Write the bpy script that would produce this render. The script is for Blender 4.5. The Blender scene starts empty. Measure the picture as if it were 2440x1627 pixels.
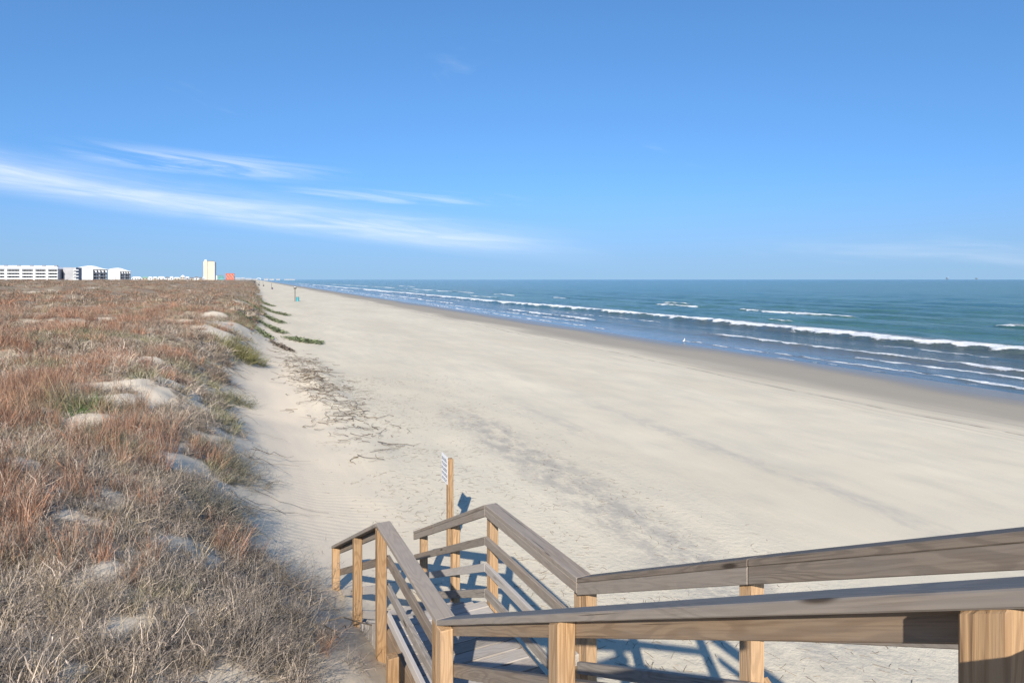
import bpy, bmesh, math, random
import numpy as np
from mathutils import Vector, Matrix
R = math.radians
random.seed(7); rng = np.random.default_rng(7)
S = bpy.context.scene
COL = S.collection

# ------------------------------------------------------------------ camera
CAMZ = 5.0                      # lens height above the sea
FPX = 1480.0                    # focal length in photograph pixels (2440 wide)
cam = bpy.data.cameras.new('camera'); camo = bpy.data.objects.new('camera', cam); COL.objects.link(camo)
camo.location = (0, 0, CAMZ); camo.rotation_euler = (R(90), 0, 0)
cam.sensor_width = 36; cam.lens = FPX / 2440 * 36; cam.shift_y = -(813.5 - 666) / 2440
cam.clip_start = 0.05; cam.clip_end = 60000
S.camera = camo
# ------------------------------------------------------------------ sky and sun
SUN_EL = 31.0; SUN_HEAD = 3.0   # light travels towards +Y, a little to the right
EXPOSURE = 0.92
w = bpy.data.worlds.new('World'); S.world = w; w.use_nodes = True
nt = w.node_tree; nt.nodes.clear()
def wn(t, **k):
    n = nt.nodes.new(t)
    for a, b in k.items(): setattr(n, a, b)
    return n
def wm(op, a, b=None, c=None, clamp=False):
    n = wn('ShaderNodeMath', operation=op); n.use_clamp = clamp
    for i, v in enumerate((a, b, c)):
        if v is None: continue
        if isinstance(v, (int, float)): n.inputs[i].default_value = v
        else: nt.links.new(v, n.inputs[i])
    return n.outputs[0]
sky = wn('ShaderNodeTexSky'); sky.sky_type = 'NISHITA'; sky.sun_disc = False
sky.sun_elevation = R(SUN_EL); sky.sun_rotation = R(180 + SUN_HEAD)
sky.air_density = 1.0; sky.dust_density = 0.2; sky.ozone_density = 4.0; sky.altitude = 0
tc = wn('ShaderNodeTexCoord'); sep = wn('ShaderNodeSeparateXYZ'); nt.links.new(tc.outputs['Generated'], sep.inputs[0])
dx, dy, dz = sep.outputs
# the horizon band of the model sky is paler than this clear winter air: read it a little higher up, all round
lift = wn('ShaderNodeCombineXYZ'); nt.links.new(dx, lift.inputs[0]); nt.links.new(dy, lift.inputs[1]); nt.links.new(wm('MULTIPLY_ADD', wm('MAXIMUM', dz, 0.0), .84, .205), lift.inputs[2])
nrm_ = wn('ShaderNodeVectorMath', operation='NORMALIZE'); nt.links.new(lift.outputs[0], nrm_.inputs[0]); nt.links.new(nrm_.outputs[0], sky.inputs[0])
az = wm('ARCTAN2', dx, dy); el = wm('ARCSINE', dz)
# cirrus: layers of stretched noise in (azimuth, elevation)
def cnoise(sx, sy, detail, rough, seed, tilt=0.0, dist=0.6):
    c = wn('ShaderNodeCombineXYZ')
    nt.links.new(wm('MULTIPLY', az, sx), c.inputs[0])
    nt.links.new(wm('MULTIPLY', wm('ADD', el, wm('MULTIPLY', az, tilt)), sy), c.inputs[1]); c.inputs[2].default_value = seed
    n = wn('ShaderNodeTexNoise'); n.inputs['Scale'].default_value = 1; n.inputs['Detail'].default_value = detail
    n.inputs['Roughness'].default_value = rough; n.inputs['Distortion'].default_value = dist
    nt.links.new(c.outputs[0], n.inputs['Vector']); return n.outputs['Fac']
def sstep(v, a, b):
    n = wn('ShaderNodeMapRange', interpolation_type='SMOOTHSTEP'); nt.links.new(v, n.inputs['Value'])
    n.inputs['From Min'].default_value = a; n.inputs['From Max'].default_value = b; return n.outputs[0]
def band(e0, k, wlo, whi, a0, a1, a2, a3):
    d = wm('SUBTRACT', el, wm('ADD', wm('MULTIPLY', az, k), e0))
    up = wm('SUBTRACT', 1.0, sstep(d, 0.0, whi)); lo = sstep(d, -wlo, 0.0)
    m = wm('MULTIPLY', up, lo)
    m = wm('MULTIPLY', m, sstep(az, a0, a1)); return wm('MULTIPLY', m, wm('SUBTRACT', 1.0, sstep(az, a2, a3)))
n1 = cnoise(3.0, 26, 4, .6, 3.1, .10); n2 = cnoise(4.5, 60, 5, .62, 9.7, .08, 1.0)
b1 = wm('MULTIPLY', band(.056, -.105, .03, .046, -2.4, -1.2, -.2, .2), wm('ADD', wm('MULTIPLY_ADD', sstep(n1, .25, .75), .6, .12), wm('MULTIPLY', sstep(n2, .35, .7), .4)))
b2 = wm('MULTIPLY', band(.155, -.018, .02, .025, -.66, -.52, -.45, -.22), wm('MULTIPLY', sstep(n2, .34, .62), .75))
b3 = wm('MULTIPLY', band(.122, -.02, .012, .02, -.40, -.28, -.10, .06), wm('MULTIPLY', sstep(n2, .42, .7), .55))
b4 = wm('MULTIPLY', band(.04, -.02, .03, .05, .2, .7, 1.6, 2.2), wm('MULTIPLY', sstep(n1, .45, .8), .35))
b5 = wm('MULTIPLY', wm('MULTIPLY', sstep(cnoise(2.2, 9, 5, .6, 21.3, .25), .62, .85), sstep(el, .04, .25)), .32)
cl = wm('MAXIMUM', wm('MAXIMUM', b1, b2), wm('MAXIMUM', b3, wm('MAXIMUM', b4, b5)), clamp=False)
mixc = wn('ShaderNodeMix', data_type='RGBA'); mixc.clamp_factor = True
nt.links.new(wm('MULTIPLY', cl, .68, clamp=True), mixc.inputs['Factor'])
hs = wn('ShaderNodeHueSaturation'); hs.inputs['Saturation'].default_value = 1.16; nt.links.new(sky.outputs[0], hs.inputs['Color']); hs.inputs['Value'].default_value = 1.09
hz = wn('ShaderNodeMix', data_type='RGBA'); nt.links.new(hs.outputs[0], hz.inputs['A']); hz.inputs['B'].default_value = (1.75, 2.60, 3.45, 1)
nt.links.new(wm('SUBTRACT', .82, wm('MULTIPLY', sstep(el, -.02, .17), .82)), hz.inputs['Factor'])
nt.links.new(hz.outputs['Result'], mixc.inputs['A']); mixc.inputs['B'].default_value = (5.2, 5.6, 6.2, 1)
bg = wn('ShaderNodeBackground'); bg.inputs['Strength'].default_value = 0.1; nt.links.new(mixc.outputs['Result'], bg.inputs['Color'])
out = wn('ShaderNodeOutputWorld'); nt.links.new(bg.outputs[0], out.inputs[0])
sun = bpy.data.lights.new('sun', 'SUN'); sun.energy = 4.2; sun.angle = R(.53); sun.color = (1.0, .93, .83)
suno = bpy.data.objects.new('sun', sun); COL.objects.link(suno)
ld = Vector((math.sin(R(SUN_HEAD)) * math.cos(R(SUN_EL)), math.cos(R(SUN_HEAD)) * math.cos(R(SUN_EL)), -math.sin(R(SUN_EL))))
suno.rotation_euler = ld.to_track_quat('-Z', 'Y').to_euler(); suno.location = (0, -20, 40)
S.render.engine = 'CYCLES'
vs = S.view_settings; vs.view_transform = 'Standard'; vs.look = 'None'; vs.gamma = 1; vs.use_curve_mapping = False; vs.exposure = EXPOSURE

# ------------------------------------------------------------------ helpers
def tag(o, label=None, cat=None, group=None, kind=None):
    if label: o['label'] = label
    if cat: o['category'] = cat
    if group: o['group'] = group
    if kind: o['kind'] = kind
    return o
def empty(name, loc, rz=0):
    o = bpy.data.objects.new(name, None); COL.objects.link(o); o.location = loc; o.rotation_euler = (0, 0, rz); o.empty_display_size = .2; return o
def link(name, me, mat=None, parent=None, loc=(0, 0, 0), rot=(0, 0, 0)):
    o = bpy.data.objects.new(name, me); COL.objects.link(o); o.location = loc; o.rotation_euler = rot
    if parent: o.parent = parent
    if mat and not me.materials: me.materials.append(mat)
    return o
def mesh_np(name, verts, faces, smooth=False):
    """verts (n,3) array, faces (m,k) array with one k, or list"""
    me = bpy.data.meshes.new(name)
    verts = np.asarray(verts, np.float32); faces = np.asarray(faces, np.int32)
    me.vertices.add(len(verts)); me.vertices.foreach_set('co', verts.ravel())
    m, k = faces.shape
    me.loops.add(m * k); me.loops.foreach_set('vertex_index', faces.ravel())
    me.polygons.add(m); me.polygons.foreach_set('loop_start', np.arange(0, m * k, k, dtype=np.int32))
    me.polygons.foreach_set('use_smooth', np.full(m, smooth))
    me.update(calc_edges=True); me.validate(); return me
def attr(me, name, typ, data, dom='POINT'):
    a = me.attributes.new(name, typ, dom)
    a.data.foreach_set({'FLOAT': 'value', 'INT': 'value', 'FLOAT_VECTOR': 'vector', 'FLOAT_COLOR': 'color'}[typ], np.ascontiguousarray(data).ravel())
class MB:
    def __init__(s): s.bm = bmesh.new()
    def box(s, x0, x1, y0, y1, z0, z1):
        v = [s.bm.verts.new(p) for p in ((x0,y0,z0),(x1,y0,z0),(x1,y1,z0),(x0,y1,z0),(x0,y0,z1),(x1,y0,z1),(x1,y1,z1),(x0,y1,z1))]
        for f in ((3,2,1,0),(4,5,6,7),(0,1,5,4),(1,2,6,5),(2,3,7,6),(3,0,4,7)): s.bm.faces.new([v[i] for i in f])
        return s
    def prism(s, pts, y0, y1):            # outline in x,z extruded along y
        a = [s.bm.verts.new((p[0], y0, p[1])) for p in pts]; b = [s.bm.verts.new((p[0], y1, p[1])) for p in pts]
        s.bm.faces.new(a); s.bm.faces.new(b[::-1]); n = len(pts)
        for i in range(n): s.bm.faces.new((a[i], b[i], b[(i+1) % n], a[(i+1) % n]))
        bmesh.ops.recalc_face_normals(s.bm, faces=s.bm.faces[:]); return s
    def lathe(s, prof, n=16, cx=0, cy=0):
        rings = []
        for r, z in prof:
            rings.append([s.bm.verts.new((cx + r*math.cos(2*math.pi*i/n), cy + r*math.sin(2*math.pi*i/n), z)) for i in range(n)])
        for a, b in zip(rings, rings[1:]):
            for i in range(n): s.bm.faces.new((a[i], a[(i+1) % n], b[(i+1) % n], b[i]))
        s.bm.faces.new(rings[0][::-1]); s.bm.faces.new(rings[-1]); return s
    def tube(s, pts, rad, n=6):
        rings = []
        pts = [Vector(p) for p in pts]
        for i, p in enumerate(pts):
            d = (pts[min(i+1, len(pts)-1)] - pts[max(i-1, 0)]).normalized()
            u = d.orthogonal().normalized() if abs(d.z) > .9 else d.cross(Vector((0,0,1))).normalized(); v = d.cross(u)
            r = rad[i] if isinstance(rad, (list, tuple)) else rad
            rings.append([s.bm.verts.new(p + u*r*math.cos(2*math.pi*k/n) + v*r*math.sin(2*math.pi*k/n)) for k in range(n)])
        for a, b in zip(rings, rings[1:]):
            for i in range(n): s.bm.faces.new((a[i], a[(i+1) % n], b[(i+1) % n], b[i]))
        s.bm.faces.new(rings[0][::-1]); s.bm.faces.new(rings[-1]); return s
    def build(s, name, mat, parent=None, loc=(0,0,0), rot=(0,0,0), smooth=False, bevel=0):
        if bevel: bmesh.ops.bevel(s.bm, geom=s.bm.edges[:], offset=bevel, segments=1, affect='EDGES')
        bmesh.ops.recalc_face_normals(s.bm, faces=s.bm.faces[:])
        me = bpy.data.meshes.new(name); s.bm.to_mesh(me); s.bm.free()
        if smooth: me.polygons.foreach_set('use_smooth', [True]*len(me.polygons))
        return link(name, me, mat, parent, loc, rot)
# vectorised gradient noise -------------------------------------------------
_perm = rng.permutation(4096); _ang = rng.random(4096) * 2 * np.pi
_gx, _gy = np.cos(_ang), np.sin(_ang)
def pnoise(x, y, seed=0):
    x = np.asarray(x, float) + seed * 17.31; y = np.asarray(y, float) + seed * 9.77
    xi = np.floor(x).astype(int); yi = np.floor(y).astype(int); fx = x - xi; fy = y - yi
    def g(ix, iy, ax, ay):
        h = _perm[(_perm[ix & 4095] + iy) & 4095]; return _gx[h] * ax + _gy[h] * ay
    u = fx*fx*fx*(fx*(fx*6-15)+10); v = fy*fy*fy*(fy*(fy*6-15)+10)
    a = g(xi, yi, fx, fy); b = g(xi+1, yi, fx-1, fy); c = g(xi, yi+1, fx, fy-1); d = g(xi+1, yi+1, fx-1, fy-1)
    return (a*(1-u)+b*u)*(1-v) + (c*(1-u)+d*u)*v
def fbm(x, y, o=4, seed=0, gain=.5):
    s = 0; a = 1
    for i in range(o): s = s + a*pnoise(x*2**i, y*2**i, seed+i); a *= gain
    return s
def smooth(x, a, b):
    t = np.clip((x-a)/(b-a), 0, 1); return t*t*(3-2*t)

# shader helper ---------------------------------------------------------------
class NB:
    def __init__(s, name, rough=.7, spec=.3):
        s.m = bpy.data.materials.new(name); s.m.use_nodes = True; s.t = s.m.node_tree; s.t.nodes.clear()
        s.out = s.n('ShaderNodeOutputMaterial'); s.b = s.n('ShaderNodeBsdfPrincipled'); s.l(s.b.outputs[0], s.out.inputs[0])
        s.b.inputs['Roughness'].default_value = rough; s.b.inputs['Specular IOR Level'].default_value = spec
    def n(s, t, **k):
        n = s.t.nodes.new(t)
        for a, b in k.items(): setattr(n, a, b)
        return n
    def l(s, a, b): s.t.links.new(a, b)
    def put(s, sock, v):
        if hasattr(v, 'is_linked') or hasattr(v, 'links'): s.l(v, sock)
        elif isinstance(v, (tuple, list)) and len(v) == 3 and sock.type == 'RGBA': sock.default_value = (*v, 1)
        else: sock.default_value = v
    def math(s, op, a, b=None, c=None, clamp=False):
        n = s.n('ShaderNodeMath', operation=op); n.use_clamp = clamp
        for i, v in enumerate((a, b, c)):
            if v is not None: s.put(n.inputs[i], v)
        return n.outputs[0]
    def ss(s, v, a, b, lo=0., hi=1.):
        n = s.n('ShaderNodeMapRange', interpolation_type='SMOOTHSTEP'); s.put(n.inputs['Value'], v)
        for k, x in (('From Min', a), ('From Max', b), ('To Min', lo), ('To Max', hi)): s.put(n.inputs[k], x)
        return n.outputs[0]
    def mix(s, f, a, b, mode='MIX'):
        n = s.n('ShaderNodeMix', data_type='RGBA', blend_type=mode); s.put(n.inputs['Factor'], f)
        s.put(n.inputs['A'], a); s.put(n.inputs['B'], b); return n.outputs['Result']
    def noise(s, vec, scale=1., detail=3., rough=.5, dist=0., out='Fac'):
        n = s.n('ShaderNodeTexNoise'); s.l(vec, n.inputs['Vector'])
        for k, x in (('Scale', scale), ('Detail', detail), ('Roughness', rough), ('Distortion', dist)): s.put(n.inputs[k], x)
        return n.outputs[out]
    def xyz(s, x, y, z=0.):
        n = s.n('ShaderNodeCombineXYZ')
        for i, v in enumerate((x, y, z)): s.put(n.inputs[i], v)
        return n.outputs[0]
    def sep(s, v):
        n = s.n('ShaderNodeSeparateXYZ'); s.l(v, n.inputs[0]); return n.outputs
    def pos(s): return s.n('ShaderNodeNewGeometry').outputs['Position']
    def obj(s): return s.n('ShaderNodeTexCoord').outputs['Object']
    def at(s, name, typ='GEOMETRY', out='Vector'):
        n = s.n('ShaderNodeAttribute'); n.attribute_name = name; n.attribute_type = typ; return n.outputs[out]
    def rnd(s): return s.n('ShaderNodeObjectInfo').outputs['Random']
    def bump(s, h, strength, dist, prev=None):
        n = s.n('ShaderNodeBump'); s.put(n.inputs['Strength'], strength); s.put(n.inputs['Distance'], dist); s.l(h, n.inputs['Height'])
        if prev: s.l(prev, n.inputs['Normal'])
        return n.outputs[0]
    def color(s, c): s.put(s.b.inputs['Base Color'], c)
    def normal(s, v): s.l(v, s.b.inputs['Normal'])
def plain(name, col, rough=.7, var=.12, scale=1.5, spec=.3):
    b = NB(name, rough, spec); n = b.noise(b.obj(), scale, 4, .6)
    b.color(b.mix(b.ss(n, .3, .7), tuple(c*(1-var) for c in col), tuple(min(1, c*(1+var)) for c in col))); return b.m

# ------------------------------------------------------------------ coast frame
TH = R(22.4); CT, ST = math.cos(TH), math.sin(TH)
def to_lt(x, y): return x*CT + y*ST, -x*ST + y*CT
def to_xy(l, t): return l*CT - t*ST, l*ST + t*CT
def ray(px, py): return (px-1220)/FPX, 1.0, (666-py)/FPX          # photograph pixel -> direction
def hit(px, py, z):                                               # where that direction meets height z
    d = ray(px, py); k = (z-CAMZ)/d[2]; return d[0]*k, k
D2S = 2440/2352

# ------------------------------------------------------------------ terrain heights
EDGE_T = [-20, 3, 5, 8, 11, 15, 20, 27, 33, 60, 118, 300, 900, 4000]
EDGE_L = [1.0, .75, .7, .4, .0, -.2, -.85, -.5, .0, .3, .8, .8, 0., 0.]
def edge(t):
    return np.interp(t, EDGE_T, EDGE_L) + .55*pnoise(t/4.3, t*0+.3, 5)*smooth(t, 4, 10) + .3*pnoise(t/1.3, t*0+.7, 6) + 1.6*pnoise(t/23., t*0+.2, 8)*smooth(t, 45, 90)
PL = [-14, -7, -4, -2.6, -1.6, -.9, -.2, .5, 1.2, 1.8, 3.2, 6, 15, 22, 31, 45, 80, 200, 1e6]
PZ = [2.95, 2.95, 2.85, 2.65, 2.3, 1.8, 1.28, .98, .83, .77, .71, .66, .50, .35, 0, -.7, -1.6, -3, -6]
_bare = []
def height(x, y):
    l, t = to_lt(x, y); d = np.hypot(x, y)
    e = np.interp(t, EDGE_T, EDGE_L) + .45*pnoise(t/4.3, t*0+.3, 5) + 1.4*pnoise(t/23., t*0+.2, 8)*smooth(t, 45, 90)
    le = l - (e+.2)*(1-smooth(l, 3, 9))
    z = np.zeros_like(l)
    for o in (-.5, 0, .5): z += np.interp(le+o*.6, PL, PZ)/3
    inl = smooth(-le, .6, 4)
    z += inl*(np.interp(d, [0, 25, 60, 120, 200, 300, 500, 9000], [0, .05, .3, .75, 1.15, 1.35, 1.0, .4]) * smooth(-le, 1, 25))
    hum = fbm(l/5.5, t/8.0, 3, 11)*.75 + fbm(l/1.7, t/2.2, 2, 14)*.20
    far = (fbm(x/30, y/26, 3, 17)*1.1 + .5*fbm(x/9, y/14, 2, 19))*smooth(d, 30, 110)
    z += inl*(hum*.75 + far*smooth(-le, 3, 20)*.9)
    # drift of sand banked against the left of the stairs
    z += .50*np.exp(-((l-.7)/1.1)**2 - ((t-5.3)/1.8)**2)
    # gentle unevenness of the dry beach
    dry = smooth(le, -.2, 1.2)*(1-smooth(l, 17, 24))
    z += dry*(.05*fbm(l/2.4, t/4, 3, 23) + .035*pnoise(l/7, t/17, 29))
    z += .16*np.exp(-((l-2.3)/.9)**2 - ((t-26)/7.)**2) * (1+fbm(l/.8, t/1.5, 2, 31))
    z -= .02*np.exp(-((l-21.2)/.5)**2)
    bn = 1+1.2*pnoise(x/.5, y/.7, 53) if _bare else 1
    for gx, gy, rx, ry in _bare:          # the bare patches are small blown crests
        z += min(.12, .2*rx)*bn*np.exp(-((x-gx)/rx)**2-((y-gy-.3*ry)/ry)**2)
    return z
def h1(x, y): return float(height(np.array([float(x)]), np.array([float(y)]))[0])
def ground_hit(px, py):
    z = 2.0
    for _ in range(14):
        x, y = hit(px, py, z); z = .5*z + .5*h1(x, y)
    return x, y
# bare sand patches in the dune vegetation, read off the photograph (2352-wide view): centre, length, width (px)
BARE = [(340, 897, 150, 52), (292, 928, 120, 44), (215, 965, 70, 26), (385, 885, 90, 30), (100, 1133, 110, 34), (172, 1190, 90, 40), (250, 1140, 70, 26),
        (400, 1055, 55, 60), (440, 1075, 60, 50), (415, 1250, 70, 70), (480, 1290, 60, 60), (45, 1065, 60, 26), (487, 727, 40, 14), (490, 765, 90, 26), (540, 752, 70, 22),
        (360, 830, 70, 18), (325, 855, 60, 16), (90, 942, 60, 10), (95, 1003, 60, 14), (620, 1180, 30, 60), (240, 1310, 60, 50), (310, 1440, 60, 50), (170, 1545, 40, 30),
        (450, 1400, 40, 36), (235, 733, 40, 6), (120, 672, 40, 3), (455, 672, 20, 3), (372, 640, 20, 2), (535, 1130, 60, 40), (505, 1010, 40, 40), (560, 770, 40, 20)]
_new = []
for bx_, by_, bw, bh in BARE:
    gx, gy = ground_hit(bx_*D2S, by_*D2S); rx = bw*.5*D2S*gy/FPX
    gx2, gy2 = ground_hit(bx_*D2S, (by_+bh*.5)*D2S); ry = max(.12, min(abs(gy-gy2)*1.1, 6*rx)); _new.append((gx, gy, rx, ry))
_bare.extend(_new)
def veg(x, y):
    l, t = to_lt(x, y); d = np.hypot(x, y)
    v = smooth(edge(t)-l, -.15, .55)
    n = fbm(x/1.1, y/1.5, 3, 41); n2 = fbm(x/.28, y/.4, 2, 43)
    b = np.zeros_like(v)
    for gx, gy, rx, ry in _bare:
        q = np.hypot((x-gx)/rx, (y-gy)/ry)*.85 + 1.5*n + .5*n2
        b = np.maximum(b, 1-smooth(q, .55, 1.15))
    rim = smooth(l-edge(t), -2.6, -.2)
    b = np.maximum(b, smooth(n + .25*rim, .42, .62)*(.5+.5*rim))
    b = np.maximum(b, .85*smooth(fbm(x/9, y/14, 3, 47), .5, .62)*smooth(d, 25, 60))
    b = np.maximum(b, (1-smooth(d, 1.2, 2.2)))
    return v*(1-b)

# ------------------------------------------------------------------ the ground sheet (polar grid round the viewpoint)
def build_ground():
    r = np.concatenate([np.geomspace(.6, 6.0, 95)[:-1], np.geomspace(6.0, 140, 300)[:-1], np.geomspace(140, 30000, 130)])
    a = np.concatenate([np.arange(-62, 62, .28), np.arange(62, 298, 3.0)]); a = np.radians(a)
    A, RR = np.meshgrid(a, r); X = RR*np.sin(A); Y = RR*np.cos(A)
    Z = height(X.ravel(), Y.ravel()).reshape(X.shape)
    na, nr = len(a), len(r)
    V = np.stack([X, Y, Z], -1).reshape(-1, 3); V = np.vstack([V, [[0, 0, h1(0, 0)]]])
    i = np.arange(nr-1)[:, None]*na + np.arange(na)[None]; j = np.arange(nr-1)[:, None]*na + (np.arange(na)+1)[None] % na
    F = np.stack([i, i+na, j+na, j], -1).reshape(-1, 4)[:, ::-1]
    me = mesh_np('ground', V, F, True)
    me.attributes.new('veg', 'FLOAT', 'POINT').data.foreach_set('value', veg(V[:, 0], V[:, 1]).astype(np.float32))
    return me
def sand_material():
    b = NB('sand', .85, .25); P = b.pos(); x, y, z = b.sep(P)
    l = b.math('ADD', b.math('MULTIPLY', x, CT), b.math('MULTIPLY', y, ST))
    t = b.math('ADD', b.math('MULTIPLY', x, -ST), b.math('MULTIPLY', y, CT))
    big = b.noise(b.xyz(b.math('MULTIPLY', l, .22), b.math('MULTIPLY', t, .06)), 1, 4, .55)
    mid = b.noise(b.xyz(b.math('MULTIPLY', l, 1.3), b.math('MULTIPLY', t, .35)), 1, 5, .6)
    fine = b.noise(P, 55, 3, .7); grain = b.noise(P, 9, 5, .65)
    c = b.mix(b.ss(big, .3, .7), (.505, .445, .335), (.58, .515, .39))
    c = b.mix(b.math('MULTIPLY', b.ss(mid, .42, .72), .5), c, (.46, .415, .325))
    c = b.mix(b.math('MULTIPLY', b.ss(fine, .35, .75), .16), c, (.33, .29, .24))
    # pink-cream fresh blown sand close to the dune
    c = b.mix(b.math('MULTIPLY', b.math('SUBTRACT', 1., b.ss(l, .6, 3.4)), .7), c, (.63, .525, .39))
    # grey, churned wheel tracks running along the shore
    wob = b.noise(b.xyz(0., b.math('MULTIPLY', t, .25)), 1, 3, .6)
    def track(l0, wdt, t0, t1, amp, sp):
        d = b.math('ABSOLUTE', b.math('SUBTRACT', b.math('ADD', l, b.math('MULTIPLY_ADD', wob, 1.0, -.5)), l0))
        m = b.math('SUBTRACT', 1., b.ss(d, wdt*.2, wdt))
        m = b.math('MULTIPLY', m, b.math('MULTIPLY', b.ss(t, t0[0], t0[1]), b.math('SUBTRACT', 1., b.ss(t, t1[0], t1[1]))))
        return b.math('MULTIPLY', m, b.ss(b.noise(b.xyz(b.math('MULTIPLY', l, sp), b.math('MULTIPLY', t, sp*.45)), 1, 5, .7), .36, .62, 0., amp))
    c = b.mix(track(6.2, 1.1, (3, 7), (17, 22), .75, 3.2), c, (.30, .275, .235))
    c = b.mix(track(11.1, .55, (2, 4), (15, 24), .5, 2.0), c, (.33, .305, .265))
    c = b.mix(track(8.6, .5, (13, 17), (19, 24), .4, 2.6), c, (.33, .305, .265))
    # drift lines left by the tide
    wl = b.math('MULTIPLY_ADD', b.noise(b.xyz(b.math('MULTIPLY', t, .07), b.math('MULTIPLY', l, .02)), 1, 3, .5), 3.2, -1.6)
    ll = b.math('ADD', l, wl)
    hair = b.noise(b.xyz(b.math('MULTIPLY', ll, 3.4), b.math('MULTIPLY', t, .05)), 1, 5, .65)
    zone = b.math('MULTIPLY', b.ss(ll, 17.5, 20.5), b.math('SUBTRACT', 1., b.ss(ll, 24, 27)))
    c = b.mix(b.math('MULTIPLY', b.math('MULTIPLY', b.ss(hair, .5, .66), zone), .45), c, (.30, .26, .21))
    for l0, wd, am in ((20.9, .10, .8), (22.3, .05, .4), (19.7, .04, .35)):
        d = b.math('ABSOLUTE', b.math('SUBTRACT', ll, l0))
        m = b.math('MULTIPLY', b.math('SUBTRACT', 1., b.ss(d, wd*.3, wd)), b.ss(b.noise(b.xyz(b.math('MULTIPLY', t, .9), b.math('MULTIPLY', l, 2.)), 1, 4, .7), .38, .56, 0., am))
        c = b.mix(m, c, (.16, .13, .10))
    # wet foreshore
    wn_ = b.noise(b.xyz(b.math('MULTIPLY', l, .16), b.math('MULTIPLY', t, .045)), 1, 4, .55)
    lw = b.math('ADD', ll, b.math('MULTIPLY_ADD', wn_, 6., -3.))
    wet = b.ss(lw, 20.8, 24.2); soak = b.ss(lw, 26.4, 29.6)
    c = b.mix(b.math('MULTIPLY', wet, .8), c, (.25, .212, .155)); c = b.mix(b.math('MULTIPLY', soak, .85), c, (.17, .145, .11))
    # leaf litter and roots under the dune plants
    vg = b.at('veg', out='Fac')
    far_ = b.ss(b.math('MULTIPLY', t, 1.), 18, 60)
    lit = b.math('MULTIPLY', b.ss(vg, .25, .85), b.math('MAXIMUM', far_, b.ss(b.noise(P, 2.3, 5, .7), .30, .58)))
    lc = b.mix(b.ss(b.noise(P, .23, 3, .6), .4, .62), (.135, .092, .058), (.165, .125, .075))
    c = b.mix(b.math('MULTIPLY', lit, .82), c, lc)
    b.color(c)
    b.put(b.b.inputs['Roughness'], b.math('SUBTRACT', .88, b.math('ADD', b.math('MULTIPLY', wet, .22), b.math('MULTIPLY', soak, .36))))
    # relief: wind ripples by the stairs, trampled band, fine grain
    rn = b.math('MULTIPLY_ADD', b.noise(P, .8, 3, .5), 5., 0.)
    rip = b.math('SINE', b.math('ADD', b.math('MULTIPLY_ADD', t, 38., b.math('MULTIPLY', l, 9.)), b.math('MULTIPLY', rn, 3.2)))
    rz = b.math('MULTIPLY', b.math('SUBTRACT', 1., b.ss(l, 1.6, 3.0)), b.ss(b.noise(P, .55, 2, .5), .45, .62))
    tr = b.math('MULTIPLY', b.ss(l, 1.6, 3.), b.math('SUBTRACT', 1., b.ss(l, 7., 10.)))
    hgt = b.math('ADD', b.math('MULTIPLY', b.math('MULTIPLY', rip, rz), .10), b.math('MULTIPLY', b.math('MULTIPLY', grain, tr), 1.5))
    hgt = b.math('ADD', hgt, b.math('MULTIPLY', fine, .28))
    hgt = b.math('ADD', hgt, b.math('MULTIPLY', b.math('MULTIPLY', mid, b.math('SUBTRACT', 1., wet)), 1.3))
    b.normal(b.bump(hgt, .6, .022))
    return b.m
ground = tag(link('beach_and_dunes', build_ground(), sand_material()), 'pale dry sand beach and dune ground running along the sea', None, None, 'structure')

# ------------------------------------------------------------------ the sea
def axis(lo, hi, step, far_lo, far_hi, g):
    mid = list(np.arange(lo, hi, step)); up = [hi]; s = step
    while up[-1] < far_hi: s *= g; up.append(up[-1]+s)
    dn = []; s = step; p = lo
    while p > far_lo: s *= g; p -= s; dn.append(p)
    return np.array(dn[::-1]+mid+up)
def line_wob(t, k, amp=1.0): return amp*(2.2*pnoise(t/34., t*0+k, 60) + .9*pnoise(t/9., t*0+k, 61) + .3*pnoise(t/2.6, t*0+k, 62))
# foam lines: l, wobble, half width, strength, [(t0,t1) stretches], sea-side tail
FOAM = [(48.0, 1.0, 1.15, 1.0, [(-60, 900)], 0), (37.6, .9, .55, .95, [(-20, 47), (64, 96), (120, 210), (260, 600)], 0),
        (73.8, 1.1, .75, 1.0, [(57, 82), (90, 106), (36, 43), (140, 152), (176, 198), (215, 330), (350, 900)], 0), (58.4, .3, .45, .9, [(54.5, 59.5), (150, 176), (220, 300)], 0),
        (34.9, .8, .38, .8, [(5, 30), (62, 120), (150, 300)], 0), (32.4, .9, .22, .75, [(6, 44), (52, 130), (150, 500)], 0), (43.0, .8, .3, .6, [(10, 34), (58, 90), (130, 240)], 0),
        (77.5, .5, .4, .8, [(96, 108), (240, 260)], 0), (102, 1.5, .5, .7, [(150, 156), (300, 330), (420, 520)], 0), (30.9, .9, .12, .6, [(0, 60), (75, 160)], 0)]
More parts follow.
